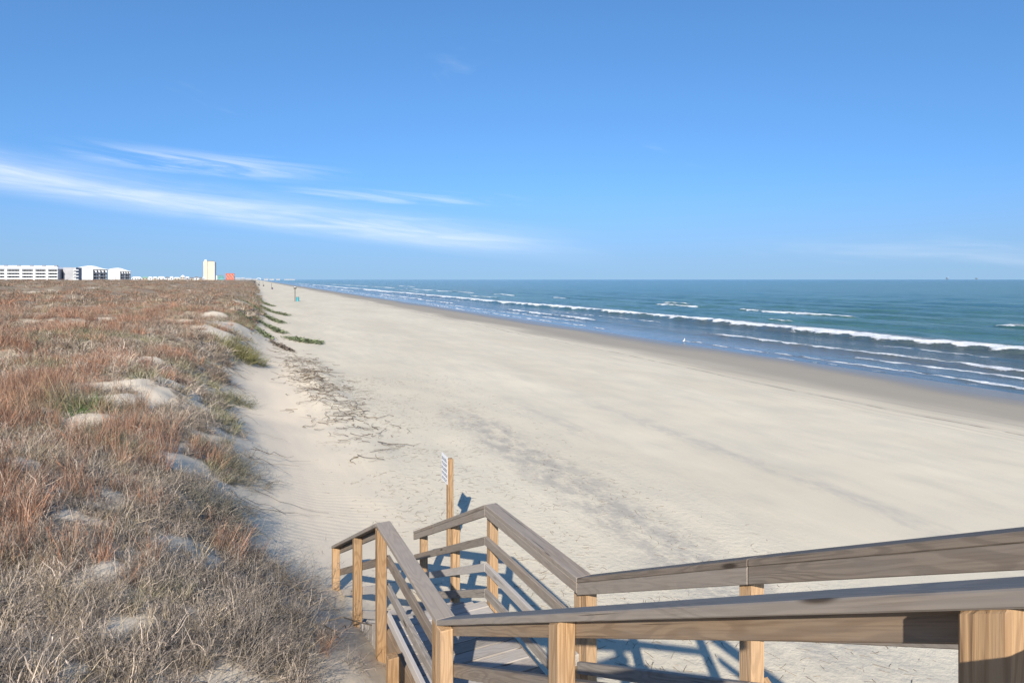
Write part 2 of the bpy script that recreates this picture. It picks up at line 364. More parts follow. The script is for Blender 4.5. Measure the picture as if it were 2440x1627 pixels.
def build_sea():
    L = axis(28.2, 84, .24, 28.2, 40000, 1.07); T = axis(12, 125, .38, -15000, 40000, 1.05)
    LL, TT = np.meshgrid(L, T); l = LL.ravel(); t = TT.ravel()
    shore = smooth(l, 31, 44); deep = smooth(l, 40, 60)
    ph = l + line_wob(t, 1.5, .9)
    z = .03*fbm(l/2.2, t/3.5, 2, 66)*shore
    z += (.17*np.sin(ph/2.05+1.1*pnoise(l/20, t/50, 67))*smooth(l, 50, 60) + .12*np.sin(ph/1.1+2*pnoise(l/9, t/22, 68))*deep*.6 + .16*fbm(l/4.2, t/9.5, 3, 69)*deep) * (1-smooth(l, 140, 420))
    foam = np.zeros_like(l); churn = np.zeros_like(l)
    for i, (l0, wob, hw, st, spans, _) in enumerate(FOAM):
        c = l0 + line_wob(t, i*.37+.2, wob)
        act = np.zeros_like(l)
        for t0, t1 in spans:
            e = min(3.0, (t1-t0)*.25); act = np.maximum(act, smooth(t, t0, t0+e)*(1-smooth(t, t1-e, t1)))
        wv = hw*np.clip(.72+.7*fbm(t/6., t*0+i, 2, 70+i)+.9*fbm(t/1.7, t*0+i+.5, 2, 90+i), .12, 3)*(.55+.45*act); d = (l-c)/np.maximum(wv, .05)
        f = act*st*np.exp(-np.clip(d, 0, None)**2*1.1)*np.exp(-np.clip(-d, 0, None)**2*1.3)
        foam = np.maximum(foam, f)
        churn = np.maximum(churn, act*.55*np.exp(-np.clip((l-c)/(hw*5), 0, None)*1.5)*(l > c)*min(1, hw*1.3))
        amp = {48.0: .42, 73.8: .38, 58.4: .30, 37.6: .16, 77.5: .2}.get(l0, .05)
        # steep shoreward face, long seaward back
        z += amp*(.35+.65*act)*np.where(l < c, np.exp(-((l-c)/(hw*.75+.25))**2), np.exp(-((l-c)/(hw*1.6+2.2))**2))*(1-smooth(t, 400, 900))
    z += foam*.16*fbm(l/.7, t/1.1, 2, 120)
    z = z*smooth(l, 29.5, 33.5) + .004
    x, y = to_xy(l, t); n = len(L); m = len(T)
    i = np.arange(m-1)[:, None]*n + np.arange(n-1)[None]
    F = np.stack([i, i+1, i+n+1, i+n], -1).reshape(-1, 4)
    me = mesh_np('sea', np.stack([x, y, z], -1), F, True)
    attr(me, 'foam', 'FLOAT', foam.astype(np.float32)); attr(me, 'churn', 'FLOAT', churn.astype(np.float32)); return me
def sea_material():
    b = NB('sea_water', .12, .3); b.b.inputs['IOR'].default_value = 1.33
    P = b.pos(); x, y, z = b.sep(P)
    l = b.math('ADD', b.math('MULTIPLY', x, CT), b.math('MULTIPLY', y, ST)); t = b.math('ADD', b.math('MULTIPLY', x, -ST), b.math('MULTIPLY', y, CT))
    pn = b.noise(b.xyz(b.math('MULTIPLY', l, .05), b.math('MULTIPLY', t, .014)), 1, 4, .55)
    lv = b.math('ADD', l, b.math('MULTIPLY_ADD', pn, 30., -15.))
    c = b.mix(b.ss(lv, 30, 40), (.15, .135, .11), (.070, .085, .080)); c = b.mix(b.ss(lv, 42, 58), c, (.050, .115, .085)); c = b.mix(b.ss(lv, 75, 180), c, (.027, .100, .088))
    c = b.mix(b.ss(lv, 250, 2500), c, (.022, .092, .090))
    st_ = b.noise(b.xyz(b.math('MULTIPLY', l, .16), b.math('MULTIPLY', t, .03), 2.), 1, 6, .7)
    c = b.mix(b.ss(st_, .40, .62, 0., .5), c, (.012, .05, .048))
    fm = b.at('foam', out='Fac'); ch = b.at('churn', out='Fac')
    v = b.xyz(b.math('MULTIPLY', l, 1.), b.math('MULTIPLY', t, .42))
    fn = b.noise(v, 1.9, 7, .75, .8); fn2 = b.noise(v, 5.5, 4, .7)
    mask = b.ss(b.math('ADD', fm, b.math('MULTIPLY_ADD', fn, 1.7, -.85)), .30, .50)
    lace = b.math('MULTIPLY', b.ss(b.math('ADD', ch, b.math('MULTIPLY_ADD', fn, 1.3, -.6)), .30, .55), b.ss(fn2, .38, .6, .15, .8))
    # scattered white caps out at sea
    cap = b.math('MULTIPLY', b.ss(b.noise(b.xyz(b.math('MULTIPLY', l, .10), b.math('MULTIPLY', t, .035), 4.), 1, 5, .75), .74, .80), b.ss(l, 60, 90, 0., .55))
    m = b.math('MAXIMUM', mask, b.math('MAXIMUM', lace, cap))
    fr = b.ss(b.noise(P, 2.5, 5, .7), .3, .7)
    c = b.mix(m, c, b.mix(fr, (.66, .68, .68), (.84, .85, .84))); b.color(c)
    b.put(b.b.inputs['Roughness'], b.math('MULTIPLY_ADD', m, .6, .13))
    far = b.ss(l, 80, 900)
    w1 = b.noise(b.xyz(b.math('MULTIPLY', l, .55), b.math('MULTIPLY', t, .20)), 1, 5, .62, .3); w2 = b.noise(b.xyz(b.math('MULTIPLY', l, 2.4), b.math('MULTIPLY', t, 1.1)), 1, 4, .6)
    w3 = b.noise(b.xyz(b.math('MULTIPLY', l, .10), b.math('MULTIPLY', t, .03)), 1, 4, .6)
    w4 = b.noise(b.xyz(b.math('MULTIPLY', l, .26), b.math('MULTIPLY', t, .075), 7.), 1, 5, .65, .5)
    h = b.math('ADD', b.math('MULTIPLY', w1, .7), b.math('MULTIPLY', w2, .2)); h = b.math('ADD', h, b.math('MULTIPLY', w4, b.ss(l, 45, 70, 0., 1.3))); h = b.math('ADD', h, b.math('MULTIPLY', w3, b.math('MULTIPLY', far, 2.0)))
    calm = b.ss(l, 31, 42, .12, 1.0)
    h = b.math('ADD', b.math('MULTIPLY', h, calm), b.math('MULTIPLY', b.math('MULTIPLY', m, fn), .35))
    b.normal(b.bump(h, .9, 1.1)); return b.m
sea = tag(link('sea', build_sea(), sea_material()), 'blue green sea with white breakers rolling along the shore', None, None, 'structure')

# ------------------------------------------------------------------ timber
def wood(name, hi, lo, grey, gmix, rough=.75, knots=True):
    b = NB(name, rough, .25); g = b.at('gc'); rn = b.rnd(); gx, gy, gz = b.sep(g)
    off = b.math('MULTIPLY', rn, 37.); tone = b.math('MULTIPLY_ADD', rn, .5, .75)
    base = b.xyz(b.math('ADD', gx, off), b.math('ADD', gy, off), gz)
    # cathedral figure: contour lines of a long stretched field
    f = b.noise(b.xyz(b.math('MULTIPLY', b.math('ADD', gx, off), .9), b.math('MULTIPLY', gy, 7.), b.math('MULTIPLY_ADD', gz, 7., off)), 1, 2, .45)
    ring = b.math('SINE', b.math('MULTIPLY', f, 95.)); ring = b.ss(ring, -.2, .95)
    fib = b.noise(b.xyz(b.math('MULTIPLY', b.math('ADD', gx, off), 3.), b.math('MULTIPLY', gy, 120.), b.math('MULTIPLY', gz, 120.)), 1, 4, .6)
    blot = b.noise(b.xyz(b.math('MULTIPLY', b.math('ADD', gx, off), 1.6), b.math('MULTIPLY', gy, 6.), b.math('MULTIPLY', gz, 6.)), 1, 4, .6)
    c = b.mix(b.math('MULTIPLY', ring, .55), hi, lo); c = b.mix(b.ss(fib, .42, .70, 0., .75), c, lo)
    c = b.mix(b.ss(b.math('ADD', blot, b.math('MULTIPLY_ADD', rn, .3, -.15)), .36, .64, gmix*.35, gmix), c, grey)
    if knots:
        vor = b.n('ShaderNodeTexVoronoi', feature='F1'); vor.inputs['Scale'].default_value = 1
        b.l(b.xyz(b.math('MULTIPLY', b.math('ADD', gx, off), 1.5), b.math('MULTIPLY', b.math('ADD', gy, off), 7.), b.math('MULTIPLY', gz, 7.)), vor.inputs['Vector'])
        c = b.mix(b.math('SUBTRACT', 1., b.ss(vor.outputs['Distance'], .05, .13)), c, tuple(v*.45 for v in lo))
    crack = b.noise(b.xyz(b.math('MULTIPLY', b.math('ADD', gx, off), .8), b.math('MULTIPLY', gy, 55.), b.math('MULTIPLY', gz, 55.)), 1, 3, .5)
    ck = b.ss(crack, .66, .72); c = b.mix(b.math('MULTIPLY', ck, .75), c, tuple(v*.3 for v in lo))
    hsv = b.n('ShaderNodeHueSaturation'); b.l(c, hsv.inputs['Color']); b.l(tone, hsv.inputs['Value']); b.color(hsv.outputs[0])
    h = b.math('SUBTRACT', b.math('ADD', b.math('MULTIPLY', fib, .8), b.math('MULTIPLY', ring, -.35)), b.math('MULTIPLY', ck, 1.5))
    b.normal(b.bump(h, .55, .0035)); return b.m
W_GREY = wood('weathered_grey_timber', (.265, .205, .15), (.135, .10, .072), (.225, .198, .168), .7)
W_POST = wood('honey_post_timber', (.43, .265, .13), (.23, .122, .05), (.29, .225, .16), .45, .7)
W_OLD = wood('silvered_deck_timber', (.36, .31, .255), (.17, .14, .11), (.33, .305, .28), .85)
W_BROWN = wood('brown_board_timber', (.30, .205, .125), (.17, .105, .06), (.27, .24, .205), .45)
TS = .4413; US = Vector((-math.sin(TS), math.cos(TS), 0)); VSD = Vector((math.cos(TS), math.sin(TS), 0))
A0 = 1.305; WID = 1.08
S1, S2, S3 = 3.935, 5.69, 8.15
TAN1, TAN3 = math.tan(.467), math.tan(.441)
ZL = CAMZ - 2.233; RH = .95                      # top of the handrail on the landing, rail height
ZDECK = ZL - RH
def capz(s, side):
    d1 = -.022 if side == 'P' else .036
    z = ZL
    if s < S1: return z + d1*max(0, 1-(S1-s)/3.0) + (S1-s)*TAN1 + (.004 if side == 'P' else -.01)*max(0, (S1-s)-1.5)
    if s <= S2: return z + d1*(S2-s)/(S2-S1)
    return z - (s-S2)*TAN3
stairs = empty('beach_stairs', (0, 0, ZDECK), TS)
tag(stairs, 'weathered timber beach access stairs with handrails, landing and honey coloured posts', 'stairs')
def member(name, corners, mat, axis, bev=.004, parent=None):
    """eight corners (s,lat,z): four at the start, four at the end, same order"""
    bm = bmesh.new(); v = [bm.verts.new((c[1], c[0], c[2]-ZDECK)) for c in corners]
    for f in ((0,1,2,3),(7,6,5,4),(0,4,5,1),(1,5,6,2),(2,6,7,3),(3,7,4,0)): bm.faces.new([v[i] for i in f])
    bmesh.ops.recalc_face_normals(bm, faces=bm.faces[:])
    if bev: bmesh.ops.bevel(bm, geom=bm.edges[:], offset=bev, segments=1, affect='EDGES')
    me = bpy.data.meshes.new(name); bm.to_mesh(me); bm.free()
    a = Vector((axis[1], axis[0], axis[2])).normalized(); up = Vector((0, 0, 1)) if abs(a.z) < .9 else Vector((1, 0, 0))
    bv = (up - a*up.dot(a)).normalized(); cv = a.cross(bv)
    co = np.empty(len(me.vertices)*3, np.float32); me.vertices.foreach_get('co', co); co = co.reshape(-1, 3)
    attr(me, 'gc', 'FLOAT_VECTOR', (co @ np.array([a, bv, cv]).T).astype(np.float32))
    return link(name, me, mat, parent or stairs)
# the parent empty is turned by TS about z: local x = lat, local y = s
def run_rail(name, side, s0, s1, top, hgt, lat0, lat1, mat, e0=0, e1=0):
    """board that follows the handrail, top edge 'top' below the handrail top"""
    z0, z1 = capz(s0, side)-top, capz(s1, side)-top
    if e0: z0 += 0
    cs = []
    for s, z in ((s0, z0), (s1, z1)): cs += [(s, lat0, z-hgt), (s, lat1, z-hgt), (s, lat1, z), (s, lat0, z)]
    return member(name, cs, mat, (s1-s0, 0, z1-z0))
def post(side, s, lat, ztop, zbot, mat=W_POST, size=.089):
    cs = []; za, zb_ = ztop if isinstance(ztop, tuple) else (ztop, ztop)
    for z, z2 in ((zbot, zbot), (za, zb_)): cs += [(s, lat, z), (s+size, lat, z2), (s+size, lat+size, z2), (s, lat+size, z)]
    return member('post', cs, mat, (0, 0, 1), .006)
CW = .132
def gz(s, lat): p = US*s + VSD*lat; return h1(p.x, p.y)
STOP = .50
for side, lat in (('P', A0), ('Q', A0+WID)):
    inner = side == 'Q'
    pl = lat+.003 if side == 'P' else lat+.041              # posts
    bl = lat+.094 if side == 'P' else lat+.001              # boards on the inner face
    segs = [(STOP, 2.30 if side == 'Q' else S1), (S1, S2), (S2, S3+.03)]
    if side == 'Q': segs.insert(1, (2.302, S1))
    for i, (a, b) in enumerate(segs):
        g = .0015
        run_rail('handrail_cap', side, a+g, b-g, 0, .038, lat, lat+CW, W_GREY)
        bm_ = W_BROWN if (side == 'P' and b <= S1+.01) else W_GREY
        run_rail('top_board', side, a+g, b-g, .0395, .089 if b <= S1+.01 else .078, bl, bl+.038, bm_)
        for k, tp in enumerate((.315, .58, .835) if a >= S1 else (.315, .62)):
            run_rail('rail', side, a+g+(.02 if a == S1 else 0), b-g-(.02 if b > S2+.1 else 0), tp, .085, bl+.0005, bl+.0365, W_OLD if k else W_GREY)
    ps = [.64, 2.31, 3.86-.002, 3.955, 5.64, 6.72, 8.06-(.12 if side == 'Q' else -.02)]
    for s in ps:
        ct = (capz(s, side)-.0395, capz(s+.089, side)-.0395)
        if s < S2 < s+.089 or s < S1 < s+.089: ct = (min(ct), min(ct))
        post(side, s, pl, ct, min(gz(s, pl), ZDECK-.3)-.5)
post('P', 4.87, A0-.088, ZDECK+.17, gz(4.9, A0-.05)-.4)
# treads, landing planks, stringers
TL, TR = A0+.135, A0+WID-.002
def plank(name, s0, s1, z, lat0=TL, lat1=TR, th=.038, mat=W_OLD):
    j = random.uniform(-.008, .008); k = random.uniform(-.003, .003)
    cs = []
    for la in (lat0+j, lat1+j): cs += [(s0, la, z-th), (s1, la, z-th+k), (s1, la, z+k), (s0, la, z)]
    return member(name, cs, mat, (0, 1, 0), .004)
RUN = .3278; RISE = RUN*TAN1
s = S1; z = ZDECK; n = 0
while s > .62:
    z += RISE; s -= RUN; n += 1
    plank('tread', s-.02, s+.135, z); plank('tread', s+.145, s+.30, z)
ZTOP = z
s = S1+.0; 
while s < S2-.05:
    plank('deck_plank', s+.006, min(s+.143, S2-.004), ZDECK); s += .149
RUN3 = .30; z = ZDECK; s = S2
while s < S3+.2:
    z -= RUN3*TAN3
    plank('tread', s+.004, s+.145, z); plank('tread', s+.153, s+.296, z); s += RUN3
for lat in (TL-.0395, TR+.002-.0395*0+.0):
    pass
def stringer(lat0, lat1):
    for (a, za), (b, zb) in (((.62, ZDECK+(S1-.62)*TAN1-.05), (S1-.01, ZDECK-.05)), ((S1-.005, ZDECK-.045), (S2-.002, ZDECK-.045)), ((S2+.002, ZDECK-.06), (S3+.15, ZDECK-.06-(S3+.15-S2)*TAN3))):
        cs = []
        for s_, z_ in ((a, za), (b, zb)): cs += [(s_, lat0, z_-.24), (s_, lat1, z_-.24), (s_, lat1, z_), (s_, lat0, z_)]
        member('stringer', cs, W_BROWN, (b-a, 0, zb-za))
stringer(A0+.0945, A0+.130); stringer(A0+WID+.002, A0+WID+.038)
# skirt boards under the lower flight, dune side
s = S2-.05
while s < S3-.25:
    zt = ZDECK-.0-(max(s, S2)-S2)*TAN3-.0; wdt = random.uniform(.12, .15); tilt = random.uniform(-.03, .05)
    zb = gz(s, A0)-.15
    if zt-zb > .12:
        cs = [(s+tilt, A0+.0535, zb), (s+wdt+tilt, A0+.0535, zb), (s+wdt+tilt, A0+.0925, zb), (s+tilt, A0+.0925, zb)]
        zt2 = zt-wdt*TAN3*(s > S2)
        cs += [(s, A0+.0535, zt), (s+wdt, A0+.0535, zt2), (s+wdt, A0+.0925, zt2), (s, A0+.0925, zt)]
        if not any(abs(s+wdt/2-q-.045) < .115 for q in (5.64, 6.72)): member('skirt_board', cs, W_OLD, (0, 0, 1))
    s += wdt+.012
# knee brace at the far middle post
cs = []
for s_, z_ in ((2.33, capz(2.35, 'Q')-.62), (1.75, capz(2.35, 'Q')-.98)): cs += [(s_, A0+WID+.132, z_-.09), (s_, A0+WID+.170, z_-.09), (s_, A0+WID+.170, z_), (s_, A0+WID+.132, z_)]
member('brace', cs, W_POST, (-.58, 0, -.36))
# upper platform on which the viewpoint stands
zt = ZTOP; 
s = .45; k = 0
while s > -2.2:
    plank('deck_plank', s-.143, s, zt, .66, A0+WID+.12); s -= .149
def prail(s0, la0, s1, la1, top, hgt, th, name, mat, wide=False):
    d = Vector((s1-s0, la1-la0, 0)).normalized(); nrm = Vector((-d.y, d.x, 0))*th
    cs = []
    for s_, la in ((s0, la0), (s1, la1)): cs += [(s_-nrm.x/2, la-nrm.y/2, top-hgt), (s_+nrm.x/2, la+nrm.y/2, top-hgt), (s_+nrm.x/2, la+nrm.y/2, top), (s_-nrm.x/2, la-nrm.y/2, top)]
    member(name, cs, mat, (d.x, d.y, 0))
ZC = min(capz(STOP, 'P'), capz(STOP, 'Q'))-.02
for s0, la0, s1, la1 in ((.36, A0-.05, .36, .62), (.30, .62, -2.2, .62), (.38, A0+WID+.06, -2.2, A0+WID+.06)):
    prail(s0, la0, s1, la1, ZC, .038, .13, 'handrail_cap', W_GREY)
    for tp, hh in ((.0395, .089), (.32, .085), (.58, .085), (.83, .085)): prail(s0, la0, s1, la1, ZC-tp, hh, .036, 'top_board' if tp < .1 else 'rail', W_GREY)
for s_, la in ((.31, .49), (-.9, .49), (-2.2, .49), (-.9, A0+WID+.13), (-2.2, A0+WID+.13)):
    post('x', s_, la, ZC-.0405, 1.0)

# ------------------------------------------------------------------ sign on its post beside the stairs
M_SIGN = plain('white_sign_enamel', (.74, .75, .76), .4, .04); M_INK = plain('navy_sign_ink', (.03, .04, .07), .5, .1)
sx, sy = hit(1072, 1312, .72); sz = h1(sx, sy)
sg = tag(empty('sign', (sx, sy, sz), TH), 'narrow white notice plate on a tall honey timber post standing in sand', 'sign')
def gcbox(o, ax=2):
    me = o.data; co = np.empty(len(me.vertices)*3, np.float32); me.vertices.foreach_get('co', co); co = co.reshape(-1, 3)
    attr(me, 'gc', 'FLOAT_VECTOR', np.roll(co, -ax, axis=1) if ax else co); return o
ph = CAMZ-426*sy/FPX - sz
gcbox(MB().box(-.045, .045, -.045, .045, -.6, ph).build('post', W_POST, sg, bevel=.005))
pl = MB().box(-.051, -.047, -.03, .29, ph-.40, ph+.03).build('sign_plate', M_SIGN, sg)
rr = random.Random(3)
for r_ in range(5):
    m = MB()
    zc = ph-.02-r_*.078; y0 = .27
    while y0 > -.0:
        wd = rr.uniform(.016, .03); k = rr.random()
        m.box(-.0525, -.0512, y0-wd*.35, y0, zc-.045, zc)
        if k > .3: m.box(-.0525, -.0512, y0-wd, y0-wd*.36, zc-.012, zc-.001)
        if k < .7: m.box(-.0525, -.0512, y0-wd, y0-wd*.36, zc-.044, zc-.034)
        y0 -= wd+.012
    m.build('lettering', M_INK, pl)
for zz in (ph-.0+.012, ph-.375):
    MB().lathe([(.009, 0), (.009, .004), (.004, .007)], 8).build('bolt', plain('zinc', (.4, .4, .4), .4), pl, (-.0513, 0, zz), (0, R(-90), 0))

# ------------------------------------------------------------------ marker posts and litter barrels along the beach
M_MARK = plain('grey_post_timber', (.085, .075, .065), .8, .2, 3); M_TEAL = plain('teal_barrel_paint', (.045, .29, .34), .45, .15, 2.5, .4)
M_PURP = plain('plum_barrel_paint', (.09, .07, .12), .5, .2, 2.5, .4); M_DARKB = plain('dark_barrel_paint', (.03, .032, .035), .5, .2, 2.5); M_WHITE = plain('white_paint', (.72, .73, .73), .5, .05)
M_RUST = plain('rusty_rim', (.05, .12, .13), .6, .3, 6)
def marker(px, py, label, z=.62, hgt=2.75, heads=True):
    x, y = hit(px, py, z); z = h1(x, y)
    r = tag(empty('marker_post', (x, y, z), TH), label, 'post', 'marker posts along the beach')
    MB().box(-.075, .075, -.075, .075, -.3, hgt).build('post', M_MARK, r, bevel=.01)
    if heads:
        for sgn in (-1, 1):
            MB().box(-.13, .13, -.012, .012, -.16, .16).build('number_plate', M_MARK, r, (sgn*.16, -.09, hgt-.12), (0, 0, sgn*R(32)), bevel=.004)
        MB().lathe([(.10, 0), (.105, .10), (.07, .17), (.02, .2)], 12).build('cap', M_WHITE, r, (0, 0, hgt-.02))
def barrel(px, py, label, mat, z=.62):
    x, y = hit(px, py, z); z = h1(x, y)
    r = tag(empty('litter_barrel', (x, y, z), 0), label, 'barrel', 'litter barrels on the beach')
    MB().lathe([(.275, -.08), (.285, .0), (.285, .27), (.30, .285), (.30, .305), (.285, .32), (.285, .56), (.30, .575), (.30, .595), (.285, .61), (.285, .86), (.27, .865), (.262, .80), (.2, .78)], 22).build('drum', mat, r, smooth=False)
    MB().lathe([(.286, .845), (.305, .845), (.305, .875), (.286, .875)], 22).build('rim', M_RUST if mat is M_TEAL else mat, r)
marker(703, 718.5, 'tall grey marker post beside the teal litter barrel'); barrel(709.2, 718.2, 'teal litter barrel at the foot of a grey marker post', M_TEAL)
marker(647, 689.3, 'grey marker post beside the plum litter barrel', heads=False); barrel(649, 689.6, 'plum litter barrel at the foot of a slim post', M_PURP)
marker(626.7, 682.3, 'slim marker post beside the black litter barrel', heads=False); barrel(628.3, 682.3, 'small black litter barrel far along the beach', M_DARKB)
marker(618.2, 681.2, 'far marker post standing by two dark barrels', heads=False)
for q, (a, b_) in enumerate(((615.3, 680.6), (617.6, 681.6))): barrel(a, b_, ('dark far barrel on the dune side of the marker post', 'dark far barrel at the foot of the marker post')[q], M_DARKB)
marker(608.5, 676.2, 'farthest marker post by the row of bollards', heads=False); barrel(606, 679.6, 'dark far barrel by the row of bollards', M_DARKB)
for i in range(16):                                            # timber bollards closing the beach to cars
    px = 593+i*1.35; x, y = hit(px, 674.2+.12*i, .9); z = h1(x, y)
    r = tag(MB().lathe([(.13, -.3), (.13, .95), (.10, 1.02), (.03, 1.05)], 10).build('bollard', M_MARK, None, (x, y, z)), 'short dark timber bollard in the far row at the dune foot', 'bollard', 'bollards at the dune foot')

# ------------------------------------------------------------------ buildings
M_WALL = plain('white_stucco', (.60, .61, .61), .8, .04, .3); M_ROOFW = plain('white_metal_roof', (.64, .66, .68), .5, .03, .2); M_GLASS = plain('dark_window_glass', (.045, .055, .065), .15, .3, .4, .5)
M_SHADE = plain('balcony_shade_wall', (.30, .29, .27), .8, .3, .5); M_SLATE = plain('slate_trim_and_shade', (.10, .12, .16), .6, .25, .6); M_CREAM = plain('cream_concrete', (.54, .475, .37), .8, .05, .1)
M_GREY = plain('grey_trim_and_shade', (.33, .33, .34), .8, .1, .3); M_RED = plain('brick_red_wall', (.46, .13, .09), .8, .12, .2); M_TEALW = plain('sea_green_wall', (.12, .30, .30), .7, .1, .2)
M_TAN = plain('tan_siding', (.42, .37, .30), .8, .1, .3); M_GREENR = plain('green_metal_roof', (.17, .34, .22), .6, .1, .3); M_DGREY = plain('dark_grey_roof', (.16, .16, .17), .8, .15, .3)
def yaw(px): return math.atan((1220-px)/FPX)      # turn that faces a front squarely to the path
M_FARW = plain('haze grey render', (.34, .36, .38), .8, .1, .05)  # far strip greyed to stand in for missing haze
def place(px0, px1, py_top, py_bot, Y):
    """left x, width, ground z, height of an upright face at depth Y"""
    k = Y/FPX; return (px0-1220)*k, (px1-px0)*k*math.cos(yaw((px0+px1)/2)), CAMZ+(666-py_bot)*k, (py_bot-py_top)*k
def condo():
    Y = 430; x0, W, zb, H = place(-118, 147, 640, 671, Y); k = Y/FPX
    YA = yaw(60)-R(24); W *= 1.08; k *= math.cos(yaw(60))*1.08
    r = tag(empty('apartment_block', (x0, Y, zb), YA), 'long white apartment block with four rows of open balconies', 'building')
    dep = 15.0; fl = H/4
    MB().box(0, W, 2.2, dep, -3, H).build('wall', M_SHADE, r)  # balcony shade put into this darker wall colour
    nb = 8; edges = [147-(i*32.0) for i in range(nb+1)]; edges = [147, 117, 85, 52, 15, -20, -54, -88, -118]
    ex = sorted((e+118)*k for e in edges)
    for i, e in enumerate(ex): MB().box(max(0, e-.75), min(W, e+.75)+.01, -.25, 2.3, -3, H).build('pier', M_WALL, r)
    for a, b in zip(ex, ex[1:]):
        for f in range(1, 5):
            zz = f*fl
            sl = MB().box(a+.75, b-.75, 0, 2.2, zz-.55, zz).build('balcony_slab', M_WALL, r)
            if f < 4: MB().box(a+.76, b-.76, .02, .08, zz+.0, zz+.45).build('parapet', M_WALL, sl)
        for f in range(4):
            n = 4
            for q in range(n):
                ww = (b-a-1.5)/n; xa = a+.75+q*ww
                wd = MB().box(xa+.25, xa+ww-.25, 2.1, 2.25, f*fl+.15, f*fl+fl-.75).build('window', M_GLASS, r)
                MB().box(xa+ww-.2, xa+ww-.02, 1.9, 2.2, f*fl, f*fl+fl-.55).build('jamb', M_WALL, wd)
    MB().box(W+.012, W+.16, 0, dep, -3, H).build('end_wall', M_GREY, r)  # shaded end of the white block, shade painted as grey
    rf = MB(); ov = .6; rh = 10*k
    v = [rf.bm.verts.new(p) for p in ((-ov, -ov, 0), (W+ov, -ov, 0), (W+ov, dep+ov, 0), (-ov, dep+ov, 0), (-ov+1, dep*.42, rh), (W-12*k, dep*.42, rh))]
    for f in ((0, 1, 5, 4), (1, 2, 5), (2, 3, 4, 5), (3, 0, 4), (3, 2, 1, 0)): rf.bm.faces.new([v[i] for i in f])
    ro = rf.build('roof', M_ROOFW, r, (0, 0, H+.003))
    for px in (37, 69, 100, 131, 5, -28): MB().box(-1.0, 1.0, -.5, .4, -.5, .55).build('roof_vent', M_DGREY, ro, ((px+118)*k, dep*.36, rh*.86))
    # stair wing behind the gable, shade put into its grey too
    MB().box(0, 8.2, 0, 10, -3, H+1.2).build('stair_wing', M_GREY, r, (W+1.2, 6, 0))
    for f in range(4): MB().box(0, 3.4, 0, 1.0, 0, .6).build('stair_slab', M_WALL, r, (W+8.0, 5.0, f*fl+1.2))
condo()
def gable_condo(name, px0, pxm, px1, top, eave_l, eave_r, bot, Y, label, nb, extra):
    k = Y/FPX; x0, W, zb, H = place(px0, px1, top, bot, Y)
    r = tag(empty(name, (x0, Y, zb), yaw(px0)), label, 'building'); wm_ = (pxm-px0)*k*math.cos(yaw(px0)); D = 22
    hl = (bot-eave_l)*k; hr = (bot-eave_r)*k
    MB().box(0, wm_, 0, D, -4, hl).build('end_wall', M_WALL, r)
    MB().box(wm_+.02, W, 1.8, D, -4, hr-.2).build('wall', M_SLATE, r)  # balcony front in shade: slate colour of wall, columns and balustrades stands for it
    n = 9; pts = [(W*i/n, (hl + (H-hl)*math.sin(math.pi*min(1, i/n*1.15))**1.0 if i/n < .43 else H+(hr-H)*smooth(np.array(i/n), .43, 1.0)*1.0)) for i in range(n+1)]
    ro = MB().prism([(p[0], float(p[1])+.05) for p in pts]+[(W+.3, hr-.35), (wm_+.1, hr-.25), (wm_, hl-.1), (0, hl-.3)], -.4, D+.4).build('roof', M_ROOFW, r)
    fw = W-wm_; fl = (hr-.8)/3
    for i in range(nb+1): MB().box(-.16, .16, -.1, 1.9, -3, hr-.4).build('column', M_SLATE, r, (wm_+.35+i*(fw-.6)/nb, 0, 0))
    for f in range(3):
        MB().box(wm_+.5, W-.1, .05, 1.85, f*fl-.16, f*fl).build('balcony_slab', M_GREY, r)
        MB().box(wm_+.5, W-.1, .02, .045, f*fl+.35, f*fl+.95).build('balustrade', M_SLATE, r)
    for i in range(nb):
        xa = wm_+.5+i*(fw-.6)/nb; bw = (fw-.6)/nb
        MB().prism([(xa+bw*.12, 3*fl-.1), (xa+bw*.82, 3*fl-.1), (xa+bw*.95, 2*fl+.9), (xa+bw*.55, 2*fl+.9)], .6, .9).build('balcony_screen', M_WALL, r)
        for f in range(2): MB().box(xa+bw*.3, xa+bw*.75, 1.66, 1.78, f*fl+.2, f*fl+fl-.4).build('window', M_WALL if i % 2 else M_GLASS, r)
    if extra:
        MB().box(-3.5, wm_*.98, -6, -.5, -4, 1.0).build('terrace_wall', M_WALL, r)
        MB().box(-5.5, 0-.3, -3, 8, -4, hl-1.2).build('stair_tower', M_WALL, r)
        for f in range(4): MB().box(-8.2, -5.6, -1, 4, f*2.4+.4, f*2.4+1.0).build('stair_slab', M_GREY, r)
    else:
        MB().box(wm_*.58, wm_*.64, -.12, -.02, .6, 3.0).build('door', M_GREY, r); MB().box(wm_*.78, wm_*.82, -.12, -.02, 3.0, 4.2).build('window', M_GREY, r)
gable_condo('gabled_condominium', 186, 222, 257, 633, 637.5, 641, 667, 560, 'white condominium with curved roof, dark balcony front and low terrace wall', 4, True)
gable_condo('gabled_condominium', 258, 286.5, 312, 638.4, 641.5, 645.5, 666, 680, 'white condominium with curved roof and small dark balcony front farther off', 4, False)
